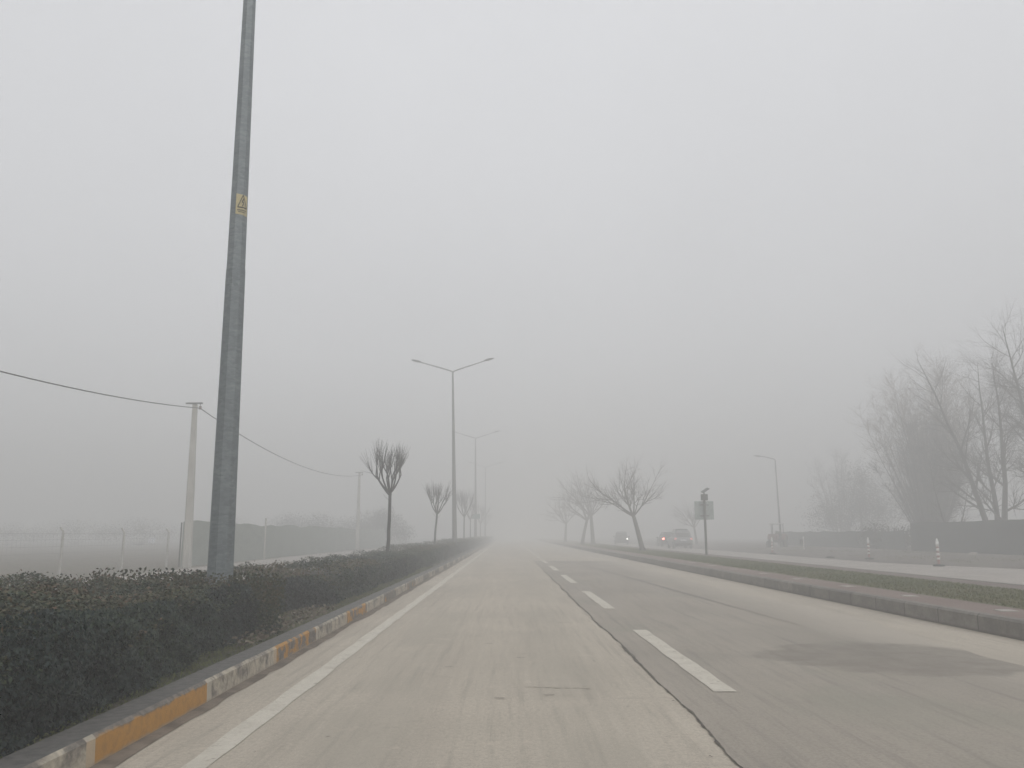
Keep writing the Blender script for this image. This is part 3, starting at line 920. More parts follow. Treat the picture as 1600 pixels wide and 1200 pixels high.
# tall bare trees behind the right fence
def tall_tree(loc, label, seed, stems, H, r0, detail=1.0, twig='twig2', group='bare trees beyond the right side road'):
    rn = random.Random(seed)
    root = empty('bare_tree', loc, label, 'tree', group)
    bt = MB(); bc = MB()
    P = dict(taper=.3, lev=[
        (max(2, int(8 * detail)), 25, 58, .66, .55, .06, Vector((0, 0, .05)), 6, 5),
        (max(2, int(6 * detail)), 25, 58, .60, .6, .09, Vector((0, 0, .035)), 4, 3),
        (max(1, int(4 * detail)), 25, 55, .6, .65, .09, Vector((0, 0, .03)), 3, 3),
        (0, 0, 0, 0, 0, .1, Vector((0, 0, .02)), 2, 3)], **{'from': [.15, .1, .1, .1]})
    for (dx, dy, lx, ly, hh) in stems:
        h = H * hh; N = 14; p = Vector((dx, dy, -.1)); d = Vector((lx, ly, 1)).normalized(); pts = [p.copy()]; rad = [r0 * hh]
        for i in range(N):
            d = (d + Vector((rn.gauss(0, .035), rn.gauss(0, .035), .03))).normalized()
            p = p + d * (h / N); pts.append(p.copy()); rad.append(r0 * hh * (1 - .93 * ((i + 1) / N) ** .9))
        bt.tube(pts, rad, 8)
        nb = int(17 * detail)
        for k in range(nb):
            t = .16 + .84 * (k + rn.random()) / nb; i = min(int(t * N), N - 1); q = pts[i].lerp(pts[i + 1], t * N - i)
            dd = rdir(rn, (pts[i + 1] - pts[i]).normalized(), R(rn.uniform(32, 58)))
            grow(bc, rn, q, dd, h * rn.uniform(.15, .26) * (1.15 - .5 * t), rad[i] * .42 + .006, 1 if t > .75 else 0, P)
    bt.build('trunk', MAT['bark2'], root, True); bc.build('crown', MAT[twig], root)
    return root
tall_tree((28.6, 49.4, .2), 'bare tree with two crossing dark trunks rising behind the dark green fence', 31, ((0, 0, -.20, .05, 1.0), (.35, .3, -.05, -.1, .93)), 12.6, .20, 1.0)
tall_tree((28.95, 49.2, .2), 'bare tree with curved right leaning trunk behind the dark green fence', 33, ((0, 0, .13, .0, 1.0),), 11.6, .21, 1.0)
tall_tree((26.9 + 1.0, 52.8, .2), 'small forked bare sapling just behind the dark green fence', 35, ((0, 0, -.18, 0, 1.0), (.05, 0, .28, 0, .8)), 6.0, .085, .7)
tall_tree((30.9, 45.0, .2), 'bare tree at the right edge whose upper branches hang into view', 37, ((0, 0, -.06, 0, 1.0), (-.3, .2, -.22, .1, .92)), 14.3, .22, 1.35)

def broom_tree(loc, label, seed, H, W, nstem, twig, group, r0=.07, nt=26):
    """many-stemmed tree opening like a broom into a cloud of fine twigs"""
    rn = random.Random(seed)
    root = empty('bare_tree', loc, label, 'tree', group)
    bt = MB(); bc = MB()
    for s_ in range(nstem):
        az = rn.uniform(0, 2 * PI); q = math.sqrt(rn.random()); lean = q * W / H * 1.15
        d = Vector((math.cos(az) * lean, math.sin(az) * lean, 1)).normalized()
        p = Vector((math.cos(az) * .35 * q, math.sin(az) * .35 * q, -.1)); h = H * rn.uniform(.86, 1.0) * (1 - .30 * q * q); N = 10
        pts = [p.copy()]; rad = [r0]
        for i in range(N):
            d = (d + Vector((rn.gauss(0, .03), rn.gauss(0, .03), .035))).normalized()
            p = p + d * (h / N); pts.append(p.copy()); rad.append(r0 * (1 - .93 * (i + 1) / N))
        bt.tube(pts, rad, 5)
        for k in range(nt):
            t = rn.uniform(.2, 1.0); i = min(int(t * N), N - 1); a = pts[i].lerp(pts[i + 1], t * N - i)
            dd = rdir(rn, (pts[i + 1] - pts[i]).normalized(), R(rn.uniform(18, 62)))
            L = h * rn.uniform(.07, .15)
            q_, _, d2 = limb(bc, rn, a, dd, L, .012, .006, 4, .08, Vector((0, 0, .03)), 3)
            for m in range(5):
                j = rn.randint(1, 4)
                q2, _, d3 = limb(bc, rn, q_[j], rdir(rn, d2, R(rn.uniform(20, 60))), L * rn.uniform(.3, .6), .007, .004, 2, .08, Vector((0, 0, .04)), 3)
                for w in range(2):
                    limb(bc, rn, q2[rn.randint(0, 2)], rdir(rn, d3, R(rn.uniform(20, 60))), L * rn.uniform(.2, .4), .005, .003, 1, .08, Vector((0, 0, .02)), 3)
    bt.build('trunk', MAT['bark2'], root); bc.build('crown', MAT[twig], root)
    return root
BG = 'bare trees beyond the right side road'
broom_tree((31.3, 62.0, .2), 'tall broom shaped bare tree with dense tan twigs, left of the dark trunks', 41, 14.6, 5.2, 38, 'twig3', BG, .06, 40)
broom_tree((30.6, 61.0, .2), 'lower violet grey thicket of stems at the foot of the tan broom tree', 43, 10.4, 4.2, 50, 'twig4', BG, .06, 30)
broom_tree((40.5, 102.0, .2), 'faint wide bare tree fading into fog left of the broom tree', 45, 11.5, 5.4, 24, 'twig4', BG, .08, 22)

# bushes and evergreens, masses of leaves round stems
def bush(name, loc, label, seed, blobs, nleaf, size, mat, group, cat='bush', trunk=None):
    rn = random.Random(seed); r_ = np.random.default_rng(seed)
    root = empty(name, loc, label, cat, group)
    b = MB()
    for (x, y, z, rx, rz_) in blobs:
        for k in range(5):
            limb(b, rn, Vector((rn.gauss(0, .02), rn.gauss(0, .02), 0)), Vector((x * .8 + rn.gauss(0, .3) * rx, y * .8 + rn.gauss(0, .3) * rx, z)).normalized(), max(.3, z), .03, .01, 4, .08, Vector(), 4)
    if trunk: b.tube([(0, 0, -.05), (.03, 0, trunk * .5), (0, .02, trunk)], [.16, .13, .1], 7)
    b.build('trunk' if trunk else 'stems', MAT['bark2'], root)
    C = []; Nn = []
    tot = sum(q[3] ** 2 * q[4] for q in blobs)
    for (x, y, z, rx, rz_) in blobs:
        n = int(nleaf * rx * rx * rz_ / tot)
        d = r_.normal(0, 1, (n, 3)); d /= np.linalg.norm(d, axis=1)[:, None]
        az = np.arctan2(d[:, 1], d[:, 0])
        lump = 1 + .18 * np.sin(az * 5 + seed) * np.cos(d[:, 2] * 6 + seed * 2) + .12 * np.sin(az * 11 + d[:, 2] * 9)
        rad = (r_.random(n) ** .5) * lump * 1.08
        C.append(np.stack([x + d[:, 0] * rx * rad, y + d[:, 1] * rx * rad, np.maximum(z + d[:, 2] * rz_ * rad, .05)], axis=1)); Nn.append(d)
    C = np.concatenate(C); Nn = np.concatenate(Nn)
    leaves('crown' if trunk else 'foliage', MAT[mat], C, Nn, size, .5 + r_.normal(0, .25, len(C)), root, 1.5, seed)
    return root
FB = 'foggy bushes and trees far left'
bush('bush', (-13.8, 97, -.03), 'rounded dark evergreen clump in fog behind the nearest pollarded tree', 51, ((0, 0, 2.2, 2.0, 2.2), (-2.6, 1, 1.9, 1.9, 1.9), (1.6, 2, 1.4, 1.4, 1.4), (-.8, .5, 3.1, 1.4, 1.1)), 16000, .12, 'bush', FB)
bush('bush', (-22, 98, -.03), 'faint grey green bush mass above the far end of the mesh fence', 52, ((0, 0, 1.9, 2.6, 1.9), (-3.5, 1, 2.0, 2.6, 1.7), (3, 1, 1.6, 2.2, 1.6)), 14000, .12, 'bush', FB)
rn0 = random.Random(90)
lab_far = ['faint scrub behind the wire fence at the far left edge of the field', 'faint scrub behind the wire fence, a little left of its second post',
           'faint scrub behind the wire fence between its two middle posts', 'faint scrub behind the wire fence, beside the small white plate', 'faint scrub in fog behind the pale utility pole']
for i, (x, y) in enumerate(((-68, 96), (-60, 102), (-53, 104), (-42, 97), (-34, 106))):
    h = rn0.uniform(1.7, 2.6)
    bush('bush', (x, y, -.03), lab_far[i], 60 + i, ((0, 0, h * .75, 2.9, h * .8), (3.0, .5, h * .6, 2.5, h * .6), (-3.1, .4, h * .6, 2.5, h * .65)), 5000, .11, 'bush_grey', FB)
bush('evergreen_tree', (37.5, 89, .15), 'dim wide evergreen tree in fog left of the broom shaped tree', 73, ((0, 0, 4.0, 3.2, 3.6), (-2.9, 1, 2.8, 2.7, 2.8), (2.6, 1, 3.6, 2.7, 3.3), (.3, 0, 6.6, 2.2, 2.4)), 24000, .12, 'bush', None, 'tree', 4.5)
bush('bush', (28.6, 60.5, .15), 'low grey green shrub past the end of the dark green fence', 71, ((0, 0, .8, 1.2, .9), (-1.0, 2.5, .9, 1.3, 1.0)), 3500, .14, 'bush', 'shrubs by the right fence')
bush('bush', (29.8, 45.2, .15), 'thin brownish shrub top showing over the dark green fence near the right edge', 72, ((0, 0, 1.5, 1.0, .95),), 260, .09, 'bush_grey', 'shrubs by the right fence')

# ------------------------------------------------------------------ fences
def mesh_fence(name, loc, y0, y1, h, mat, label, seed, wav=.03, step=2.5, side=.05, slope=0.0, drift=0.0, post_mat='post_metal'):
    """green mesh panels on posts; loc is base of the near end, running along +Y"""
    root = empty(name, loc, label, 'fence', None)
    L = y1 - y0; n = int(round(L / step))
    for k in range(n):
        a, c = L * k / n, L * (k + 1) / n
        b = MB(); fr = []; bk = []
        for i in range(7):
            t = a + (c - a) * i / 6 * .998 + .001
            x = drift * t + .025 * math.sin(t * 2.1 + seed)
            tops = h + wav * (vnoise(t * .55, 2, seed) - .5) * 2 + wav * .5 * (vnoise(t * 3, 2, seed) - .5)
            fr.append([(x - .02, t, .0), (x - .028 + .02 * math.sin(t * 5), t, tops * .5), (x - .02, t, tops)])
            bk.append([(x + .02, t, .0), (x + .02, t, tops * .5), (x + .02, t, tops)])
        rings = [f_ + g_[::-1] for f_, g_ in zip(fr, bk)]
        b.loft(rings); b.build('panel', mat, root)
    for k in range(n + 1):
        t = L * k / n
        b = MB(); b.tube([(drift * t + side, t, -.1), (drift * t + side, t, h - .03)], .03, 6); b.build('post', MAT[post_mat], root)
    return root
mesh_fence('mesh_fence', (26.7, 30.0, .14), 30, 55.7, 1.86, MAT['fence_dark'], 'tall dark green mesh fence at right with crisp top edge', 3, .055)
mesh_fence('mesh_fence', (27.6, 58.5, .10), 58.5, 86, 1.40, fence_mat('grey_green_mesh', (.065, .085, .076), (.045, .062, .055)), 'lower grey green fence continuing into fog past the dark green one', 5, .06, 3.3)
mesh_fence('mesh_fence', (-13.0, 34.0, -.03), 34, 92, 1.78, MAT['fence_pale'], 'long faded green mesh fence with wavy top beyond the left side road', 7, .09, 3.2, side=-.07, drift=-.004)
# low wire fence with cast posts, left of the mesh fence
wf = empty('wire_fence', (-13.6, 19.0, -.03), 'low wire fence with thin pale posts at the far left', 'fence')
FP = [(-.3, -3.6), (-.2, 0), (-.1, 3.6), (0, 7.0), (.15, 10.8), (.35, 14.2)]
for (x, y) in FP:
    b = MB(); b.tube([(x, y, -.1), (x, y, 1.36), (x - .1, y, 1.50)], [.045, .038, .03], 5); b.build('post', MAT['post'], wf)
for z in (.12, .32, .52, .72, .92, 1.12, 1.30):
    b = MB(); b.tube([(x + .05, y, z) for x, y in FP], .0022, 4); b.build('wire', MAT['wire'], wf)
b = MB()
for i in range(90):
    t = i / 89 * 17.8 - 3.6; x = np.interp(t, [q[1] for q in FP], [q[0] for q in FP]) + .055
    b.tube([(x, t, .1), (x, t, 1.3)], .0012, 3)
b.build('mesh', MAT['wire'], wf)
pl = empty('notice_plate', (-13.35, 31.9, 1.02), 'small white plate hanging on the wire fence next to the mesh fence', 'plate')
b = MB(); b.box((0, 0, 0), (.26, .02, .2), bev=.006); b.build('panel', MAT['plate'], pl)
for x in (-.08, .08):
    b = MB(); b.tube([(x, .02, .09), (x, .02, .22)], .006, 4); b.build('tie', MAT['wire'], pl)
# two slim pale posts in front of the left mesh fence
for (x, y, lb) in ((-12.72, 44.6, 'slim pale post standing in front of the faded mesh fence'),):
    b = MB(); b.tube([(0, 0, -.1), (0, 0, .8), (0, 0, 2.05)], [.055, .05, .04], 7); b.tube([(0, 0, 2.05), (0, 0, 2.09)], [.05, .05], 7)
    o = b.build('marker_post', MAT['con_pole']); o.location = (x, y, 0); tag(o, lb, 'post')

# ------------------------------------------------------------------ radar sign on the right reservation
rs = empty('radar_sign', (10.27, 43.6, ZT), 'square grey sign seen from behind on post with solar panel on top', 'sign')
b = MB(); b.tube([(0, 0, 0), (0, 0, 3.0)], .062, 10); b.build('post', MAT['post_metal'], rs, True)
b = MB(); b.box((0, .13, 2.26), (.98, .08, .94), bev=.015); pnl = b.build('panel', MAT['sign_back'], rs)
for z in (1.98, 2.54):
    b = MB(); b.box((0, .075, z), (.5, .03, .05), bev=.006); b.build('bracket', MAT['iron'], pnl)
b = MB(); b.box((0, -.02, 2.93), (.34, .2, .32), bev=.02); b.build('battery_box', MAT['dark_metal'], rs)
b = MB(); b.tube([(0, 0, 3.08), (0, 0, 3.2), (.03, 0, 3.26)], .035, 8); b.build('neck', MAT['post_metal'], rs)
b = MB(); b.box((0, 0, 0), (.42, .34, .03), bev=.006, mat=Matrix.Rotation(R(-32), 4, 'Y') @ Matrix.Rotation(R(14), 4, 'X')); o = b.build('solar_panel', MAT['dark_metal'], rs); o.location = (.06, 0, 3.29)

# ------------------------------------------------------------------ delineator posts
def make_delin(loc, label, tube=True):
    root = empty('delineator_post', loc, label, 'delineator', 'delineator posts along the right side road')
    b = MB(); rings = []
    for w, z in ((.225, 0), (.225, .045), (.19, .075), (.08, .085)):
        rings.append([(w * math.cos(2 * PI * k / 12), w * .9 * math.sin(2 * PI * k / 12), z) for k in range(12)])
    b.loft(rings); b.build('base', MAT['rubber'], root)
    if tube:
        b = MB(); b.tube([(0, 0, .07), (0, 0, .12), (0, 0, .95), (0, 0, 1.0)], [.062, .052, .052, .04], 12); b.build('post', MAT['red'], root, True)
        for z0, z1 in ((.26, .34), (.42, .52), (.60, .70), (.76, .96)):
            b = MB(); b.tube([(0, 0, z0), (0, 0, z1)], .056, 12); b.build('band', MAT['white_band'], root, True)
        b = MB(); b.tube([(0, 0, .962), (0, 0, .99), (0, 0, 1.03), (0, 0, 1.09)], [.054, .045, .034, .028], 10); b.build('cap', MAT['white_band'], root, True)
    return root
d1 = make_delin((17.17, 33.7, .004), 'nearest red and white striped delineator post on black base at right')
copy_tree(d1, (18.35, 42.9, .015), 'second red and white delineator post, with fainter stripes, before the green fence', rz=.5)
copy_tree(d1, (17.0, 54.2, .004), 'foggy delineator post in front of the parked tractor', rz=1.1)
make_delin((17.4, 45.6, .004), 'black delineator base without its post, between two posts', False)
# short bollard with dark box further on
bo = empty('bollard', (22.3, 63.5, .1), 'pale thin bollard with a small dark box on its left, right of the tractor', 'bollard')
b = MB(); b.tube([(0, 0, -.05), (0, 0, .95), (0, 0, 1.0)], [.05, .05, .03], 10); b.build('post', MAT['white_band'], bo, True)
b = MB(); b.box((-.17, -.02, .62), (.2, .14, .36), bev=.02); b.build('box', MAT['dark_metal'], bo)
b = MB(); b.box((0, 0, .01), (.6, .45, .08), bev=.02); b.build('base', MAT['kerb_pale'], bo)

# ------------------------------------------------------------------ single arm lamp at right
sl = empty('roadside_lamp', (25.0, 77.0, .12), 'single arm lamp standing behind the tractor in fog', 'street lamp')
b = MB(); b.tube([(0, 0, -.1), (0, 0, 2), (0, 0, 7.95)], [.10, .09, .05], 8); b.build('pole', MAT['pole'], sl, True)
b = MB(); b.tube([(0, 0, 7.9), (-.15, 0, 8.02), (-.9, 0, 8.22), (-1.35, 0, 8.3)], [.045, .042, .036, .032], 8); b.build('arm', MAT['pole'], sl, True)
b = MB(); b.loft([[(-x, w * math.cos(a), 8.29 + .07 * t + hh * math.sin(a)) for a in [2 * PI * k / 10 for k in range(10)]][::-1] for t, x, w, hh in ((0, 1.3, .04, .04), (.3, 1.4, .11, .06), (.6, 1.65, .12, .06), (1, 1.95, .06, .03))])
lh = b.build('lamp_head', MAT['lamp'], sl, True)
b = MB(); b.box((-1.62, 0, 8.25), (.32, .16, .02), bev=.004); b.build('lens', MAT['lens'], lh)
sl.rotation_euler = (0, R(-1.0), 0)

# ------------------------------------------------------------------ cars
def rrect(hx, y0, y1, z, c, n=4):
    """rounded rectangle ring, counter-clockwise seen from above"""
    out = []
    for (cx, cy, a0) in ((hx - c, y0 + c, -90), (hx - c, y1 - c, 0), (-hx + c, y1 - c, 90), (-hx + c, y0 + c, 180)):
        for i in range(n + 1):
            a = R(a0 + 90 * i / n); out.append((cx + c * math.cos(a), cy + c * math.sin(a), z))
    return out
def make_car(loc, rz, label, paint, L=4.35, W=1.72, H=1.62, rails=True, tails='tail', heads=None, name='car', hot_left=False, one_head=False):
    """front faces +Y in its own frame"""
    root = empty(name, loc, label, 'car', None, rz)
    hw = W / 2; a = L / 2
    b = MB()
    belt = H * .58
    rings = [rrect(hw * .90, -a + .10, a - .14, .20, .22), rrect(hw * .97, -a + .02, a - .04, .30, .25), rrect(hw, -a, a, .52, .28), rrect(hw, -a + .02, a - .03, .70, .28),
             rrect(hw * .975, -a + .05, a - .16, belt - .08, .26), rrect(hw * .93, -a + .10, a - .40, belt, .25),
             rrect(hw * .90, -a + .13, a - 1.10, belt + .03, .22), rrect(hw * .80, -a + .34, a - 1.62, H * .86, .2), rrect(hw * .72, -a + .48, a - 1.88, H * .965, .2), rrect(hw * .60, -a + .62, a - 2.05, H, .2)]
    b.loft(rings); b.build('body', paint, root, True)
    # glass, 6 mm proud of the cabin
    def lerp(p, q, t): return p + (q - p) * t
    z0, z1 = belt + .05, H * .88
    def cab(t): return lerp(hw * .90, hw * .79, t), lerp(-a + .14, -a + .36, t), lerp(a - 1.12, a - 1.66, t)
    def pane(nm, pts, nrm):
        n_ = Vector(nrm).normalized(); b = MB()
        o_ = [Vector(p) + n_ * .012 for p in pts]; i_ = [Vector(p) - n_ * .02 for p in pts]
        k = len(pts)
        b.add([tuple(p) for p in o_ + i_], [tuple(range(k)), tuple(range(2 * k - 1, k - 1, -1))] + [(j, j + k, (j + 1) % k + k, (j + 1) % k) for j in range(k)])
        b.build(nm, MAT['glass'], root)
    w0, r0, f0 = cab(.08); w1, r1, f1 = cab(.9)
    za, zb = lerp(z0, z1, .08), lerp(z0, z1, .9)
    pane('rear_window', [(-w0 * .84, r0, za), (w0 * .84, r0, za), (w1 * .88, r1, zb), (-w1 * .88, r1, zb)], (0, -1, .4))
    pane('windscreen', [(w0 * .84, f0, za), (-w0 * .84, f0, za), (-w1 * .82, f1, zb), (w1 * .82, f1, zb)], (0, 1, .8))
    for s_ in (-1, 1):
        for (u0, u1) in ((.12, .36), (.38, .62), (.64, .90)):
            q = [(s_ * w0, lerp(r0, f0, u0), za), (s_ * w0, lerp(r0, f0, u1), za), (s_ * w1, lerp(r1, f1, u1), zb), (s_ * w1, lerp(r1, f1, u0), zb)]
            pane('side_window', q if s_ > 0 else q[::-1], (s_, 0, .25))
    # bumpers, plate, lights
    b = MB(); b.box((0, -a - .005, .40), (W * .88, .14, .20), bev=.05); b.build('bumper', MAT['trim'], root)
    b = MB(); b.box((0, a - .02, .38), (W * .86, .14, .20), bev=.05); b.build('bumper', MAT['trim'], root)
    b = MB(); b.box((0, -a + .0, .74), (.5, .05, .11), bev=.008); b.build('number_plate', MAT['plate'], root)
    for s_ in (-1, 1):
        b = MB(); b.box((s_ * hw * .82, -a + .05, belt - .07), (.22, .16, .18), bev=.04)
        b.build('tail_light', MAT['tail_hot'] if (hot_left and s_ < 0) else MAT[tails], root)
        b = MB(); b.box((s_ * hw * .74, a - .14, .68), (.34, .2, .16), bev=.05)
        lit = heads and not (one_head and s_ > 0)
        b.build('headlight', MAT['head'] if lit else MAT['lens'], root)
        b = MB(); b.box((s_ * (hw + .08), a - 1.45, belt + .06), (.20, .10, .14), bev=.03); b.build('wing_mirror', paint, root)
        if rails:
            b = MB(); b.tube([(s_ * hw * .62, -a + .7, H + .0), (s_ * hw * .62, -a + .8, H + .07), (s_ * hw * .62, a - 2.2, H + .07), (s_ * hw * .62, a - 2.1, H)], .022, 6); b.build('roof_rail', MAT['trim'], root)
        for yy_ in (-a + .78, a - .85):
            wl = bpy.data.objects.new('wheel', None); COL.objects.link(wl); wl.parent = root; wl.location = (s_ * (hw - .10), yy_, .33)
            b = MB(); rings = []
            for x, r_ in ((-.11, .23), (-.105, .31), (-.06, .33), (.06, .33), (.105, .31), (.11, .23)):
                rings.append([(x, r_ * math.cos(2 * PI * k / 18), r_ * math.sin(2 * PI * k / 18)) for k in range(18)])
            b.loft(rings); b.build('tyre', MAT['rubber'], wl)
            b = MB(); b.tube([(s_ * .09, 0, 0), (s_ * .118, 0, 0)], [.22, .20], 14)
            for k in range(5):
                a_ = 2 * PI * k / 5; b.tube([(s_ * .122, 0, 0), (s_ * .122, .19 * math.cos(a_), .19 * math.sin(a_))], .025, 4)
            b.build('rim', MAT['rim'], wl)
    if rails:
        b = MB(); b.box((0, -a + 1.05, H + .05), (W * .55, .8, .13), bev=.05); b.build('roof_box', MAT['trim'], root)
    return root
make_car((15.72, 77.0, .002), R(-2), 'silver car seen from behind with roof rack driving away on the right side road', MAT['silver'])
make_car((17.12, 90.2, .002), R(-2), 'dark car with bright red tail light, half hidden by the silver car', MAT['dark_paint'], 4.2, 1.75, 1.5, False, 'tail', None, hot_left=True)
make_car((14.45, 106.5, .002), R(180 - 8), 'dark fogged car with one white headlight between the bare trees', MAT['black_paint'], 4.2, 1.7, 1.62, False, 'tail', True, one_head=True)

# ------------------------------------------------------------------ tractor parked on the verge
tr = empty('tractor', (23.45, 73.4, .12), 'small tractor with white canopy parked on the verge under the single arm lamp', 'tractor', None, R(152))
b = MB()   # front faces +Y
b.box((0, .62, .92), (.46, 1.15, .52), bev=.1); b.box((0, 1.2, .86), (.4, .06, .4), bev=.02); b.build('hood', MAT['tr_red'], tr)
b = MB(); b.box((0, .1, .58), (.34, 2.0, .26), bev=.05); b.box((0, -.55, .7), (.9, .5, .16), bev=.05); b.build('chassis', MAT['dark_metal'], tr)
for s_ in (-1, 1):
    for (yy_, r_, w_) in ((-.55, .60, .30), (.95, .34, .18)):
        wl = bpy.data.objects.new('wheel', None); COL.objects.link(wl); wl.parent = tr; wl.location = (s_ * .58, yy_, r_ - .1)
        b = MB(); rings = []
        for x, q in ((-.5, .55), (-.5, .9), (-.35, 1.0), (.35, 1.0), (.5, .9), (.5, .55)):
            rings.append([(x * w_, r_ * q * math.cos(2 * PI * k / 20) * (1 + (.02 if k % 2 else -.02)), r_ * q * math.sin(2 * PI * k / 20) * (1 + (.02 if k % 2 else -.02))) for k in range(20)])
        b.loft(rings); b.build('tyre', MAT['rubber'], wl)
        b = MB(); b.tube([(-w_ * .35, 0, 0), (w_ * .35, 0, 0)], r_ * .53, 14); b.build('rim', MAT['tr_white'], wl)
    b = MB(); rows = []
    for i in range(9):
        a_ = R(20 + 140 * i / 8); y_, z_ = -.55 + .68 * math.cos(a_), .5 + .68 * math.sin(a_)
        rows.append([(s_ * .40, y_, z_), (s_ * .76, y_, z_), (s_ * .76, y_, z_ - .04), (s_ * .40, y_, z_ - .04)])
    b.loft(rows); b.build('mudguard', MAT['tr_red'], tr)
b = MB(); b.box((0, -.5, .98), (.44, .42, .1), bev=.04); b.box((0, -.72, 1.2), (.42, .1, .4), bev=.04); b.build('seat', MAT['trim'], tr)
b = MB(); b.tube([(0, .0, 1.0), (0, -.12, 1.28)], .02, 6); b.tube([(.17 * math.cos(2 * PI * k / 12), -.12 + .06 * math.sin(2 * PI * k / 12), 1.29 + .15 * math.sin(2 * PI * k / 12)) for k in range(13)], .014, 5); b.build('steering_wheel', MAT['trim'], tr)
for (x, y) in ((-.45, -.85), (.45, -.85), (-.4, .05), (.4, .05)):
    b = MB(); b.tube([(x, y, .8), (x * .98, y * .98, 2.0)], .028, 6); b.build('canopy_post', MAT['dark_metal'], tr)
b = MB(); b.box((0, -.42, 2.04), (1.15, 1.25, .09), bev=.035); b.build('canopy', MAT['tr_white'], tr)
b = MB(); b.tube([(.16, .8, 1.15), (.16, .8, 1.7)], .03, 8); b.build('exhaust', MAT['dark_metal'], tr)

# ------------------------------------------------------------------ stones, slabs
def stone(loc, size, seed, label, group):
    rn = random.Random(seed); b = MB(); rings = []
    for i in range(7):
        t = i / 6; z = -.15 + 1.0 * t; r_ = math.sqrt(max(.02, 1 - (z * .95) ** 2)) if z > 0 else .96
        rings.append([(size * r_ * (1 + .14 * (vnoise(k * .9, i * .8, seed) - .5) * 2) * math.cos(2 * PI * k / 12), size * .8 * r_ * (1 + .14 * (vnoise(k * .9 + 7, i * .8, seed) - .5) * 2) * math.sin(2 * PI * k / 12), size * .75 * z) for k in range(12)])
    b.loft(rings); o = b.build('stone', MAT['stone'], None, True); o.location = loc
    return tag(o, label, 'stone', group)
stone((24.6, 44.6, .16), .26, 3, 'rounded pale stone at the foot of the dark green fence', 'stones on the right verge')
stone((25.0, 42.7, .18), .10, 5, 'small pale stone right of the rounded one near the fence', 'stones on the right verge')
stone((24.2, 47.4, .17), .13, 6, 'small grey stone left of the rounded pale one near the fence', 'stones on the right verge')
sl0 = None
for k, y in enumerate((8.9, 11.7, 14.45, 17.1, 19.9, 22.7, 25.5, 28.3, 31.1)):
    if sl0 is None:
        b = MB(); b.box((0, 0, .004), (.22, .26, .02), bev=.006)
        sl0 = b.build('paving_slab', MAT['slab']); o = tag(sl0, 'small pale square slab set flush in the red paved strip', 'slab', 'pale slabs along the red paved strip')
    else:
        o = sl0.copy(); COL.objects.link(o)
    o.location = (6.82 + .03 * math.sin(k * 3), y, ZT); o.rotation_euler = (0, 0, .1 * math.sin(k * 5))

# ------------------------------------------------------------------ haze
hz = M('haze_air'); hz.use_nodes = True
nt = hz.node_tree; nt.nodes.clear()
ou = nt.nodes.new('ShaderNodeOutputMaterial'); pv_ = nt.nodes.new('ShaderNodeVolumePrincipled')
pv_.inputs['Color'].default_value = (.875, .88, .875, 1)
pv_.inputs['Density'].default_value = 0.0170
pv_.inputs['Anisotropy'].default_value = 0.1
pv_.inputs['Density Attribute'].default_value = ''
nt.links.new(pv_.outputs[0], ou.inputs['Volume'])
try: hz.cycles.homogeneous_volume = True
except Exception: pass
b = MB(); b.box((0, 160, 7.75), (566, 446, 17.5))
o = b.build('haze', hz); struct(o, 'stuff')

# ------------------------------------------------------------------ world, sun
SUN_EL, SUN_AZ = R(38), R(150)
w = bpy.data.worlds.new('World'); scene.world = w; w.use_nodes = True
t = w.node_tree; t.nodes.clear()
out = t.nodes.new('ShaderNodeOutputWorld')
sky = t.nodes.new('ShaderNodeTexSky'); sky.sky_type = 'NISHITA'; sky.sun_disc = False
sky.sun_elevation = SUN_EL; sky.sun_rotation = SUN_AZ; sky.dust_density = 4; sky.air_density = 1.0
hs = t.nodes.new('ShaderNodeHueSaturation'); hs.inputs['Saturation'].default_value = .12
t.links.new(sky.outputs[0], hs.inputs['Color'])
bg1 = t.nodes.new('ShaderNodeBackground'); bg1.inputs['Strength'].default_value = .05
t.links.new(hs.outputs[0], bg1.inputs['Color'])
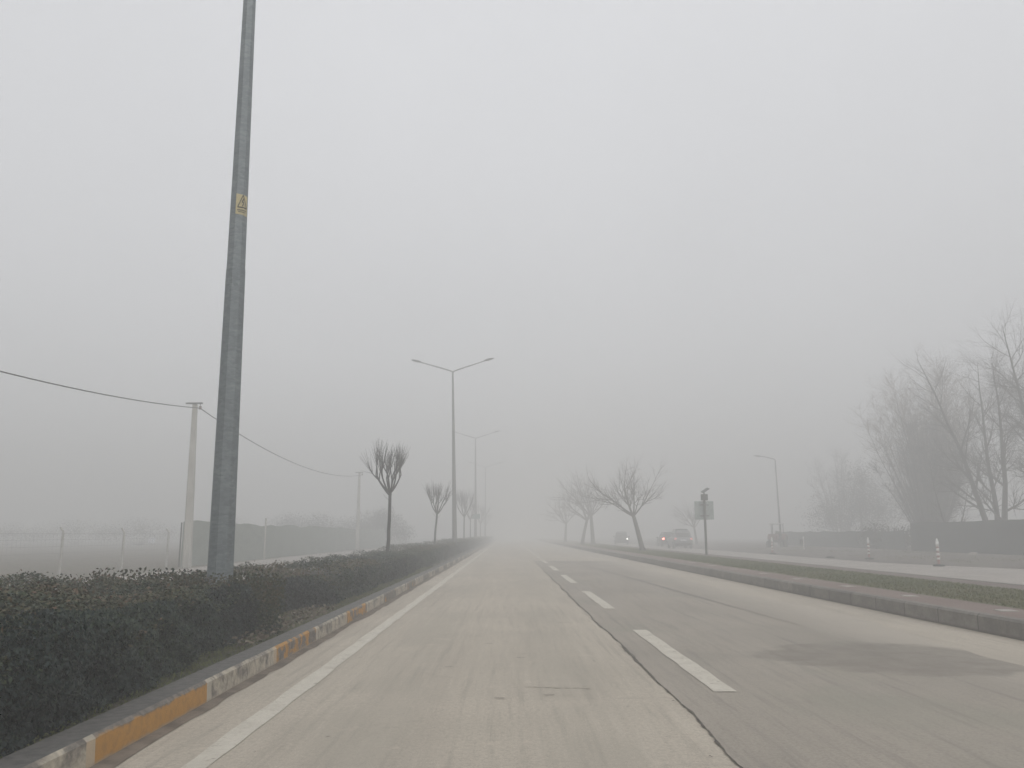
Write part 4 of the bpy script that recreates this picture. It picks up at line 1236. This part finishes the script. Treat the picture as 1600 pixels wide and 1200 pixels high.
# overcast cloud layer, smooth and brighter overhead
tc = t.nodes.new('ShaderNodeTexCoord'); sp = t.nodes.new('ShaderNodeSeparateXYZ'); t.links.new(tc.outputs['Generated'], sp.inputs[0])
mr = t.nodes.new('ShaderNodeMapRange'); mr.inputs['From Min'].default_value = -.02; mr.inputs['From Max'].default_value = .9
mr.inputs['To Min'].default_value = .55; mr.inputs['To Max'].default_value = 1.0
t.links.new(sp.outputs[2], mr.inputs['Value'])
nz = t.nodes.new('ShaderNodeTexNoise'); nz.inputs['Scale'].default_value = 1.6; nz.inputs['Detail'].default_value = 4
mn = t.nodes.new('ShaderNodeMapRange'); mn.inputs['From Min'].default_value = .3; mn.inputs['From Max'].default_value = .7; mn.inputs['To Min'].default_value = .94; mn.inputs['To Max'].default_value = 1.06
t.links.new(tc.outputs['Generated'], nz.inputs['Vector']); t.links.new(nz.outputs[0], mn.inputs['Value'])
mm = t.nodes.new('ShaderNodeMath'); mm.operation = 'MULTIPLY'; t.links.new(mr.outputs[0], mm.inputs[0]); t.links.new(mn.outputs[0], mm.inputs[1])
bg2 = t.nodes.new('ShaderNodeBackground'); bg2.inputs['Color'].default_value = (.955, .965, 1.0, 1)
t.links.new(mm.outputs[0], bg2.inputs['Strength'])
ad = t.nodes.new('ShaderNodeAddShader'); t.links.new(bg1.outputs[0], ad.inputs[0]); t.links.new(bg2.outputs[0], ad.inputs[1])
t.links.new(ad.outputs[0], out.inputs[0])
sd = bpy.data.lights.new('sun', 'SUN'); sd.energy = .5; sd.angle = R(40); sd.color = (1, .97, .92)
so = bpy.data.objects.new('sun', sd); COL.objects.link(so)
dirv = Vector((math.sin(SUN_AZ) * math.cos(SUN_EL), math.cos(SUN_AZ) * math.cos(SUN_EL), math.sin(SUN_EL)))
so.rotation_euler = dirv.to_track_quat('Z', 'Y').to_euler(); so.location = dirv * 60

# ------------------------------------------------------------------ camera
cd = bpy.data.cameras.new('camera'); cam = bpy.data.objects.new('camera', cd); COL.objects.link(cam)
cd.sensor_width = 36; cd.sensor_fit = 'HORIZONTAL'; cd.lens = 36 * 1300 / 1600
cd.clip_start = .05; cd.clip_end = 2000
cam.location = (0, 0, 1.25)
cam.rotation_euler = (PI / 2 + math.atan(235 / 1300), 0, -math.atan(8 / 1300))
scene.camera = cam

scene.render.engine = 'CYCLES'
cy = scene.cycles
cy.max_bounces = 6; cy.diffuse_bounces = 3; cy.glossy_bounces = 2; cy.transmission_bounces = 2; cy.volume_bounces = 3; cy.transparent_max_bounces = 4
cy.use_denoising = True
try: cy.denoiser = 'OPENIMAGEDENOISE'
except Exception: pass
cy.sample_clamp_indirect = 4
cy.caustics_reflective = False; cy.caustics_refractive = False
vs = scene.view_settings
vs.view_transform = 'Standard'; vs.look = 'None'; vs.exposure = -.22; vs.gamma = 1
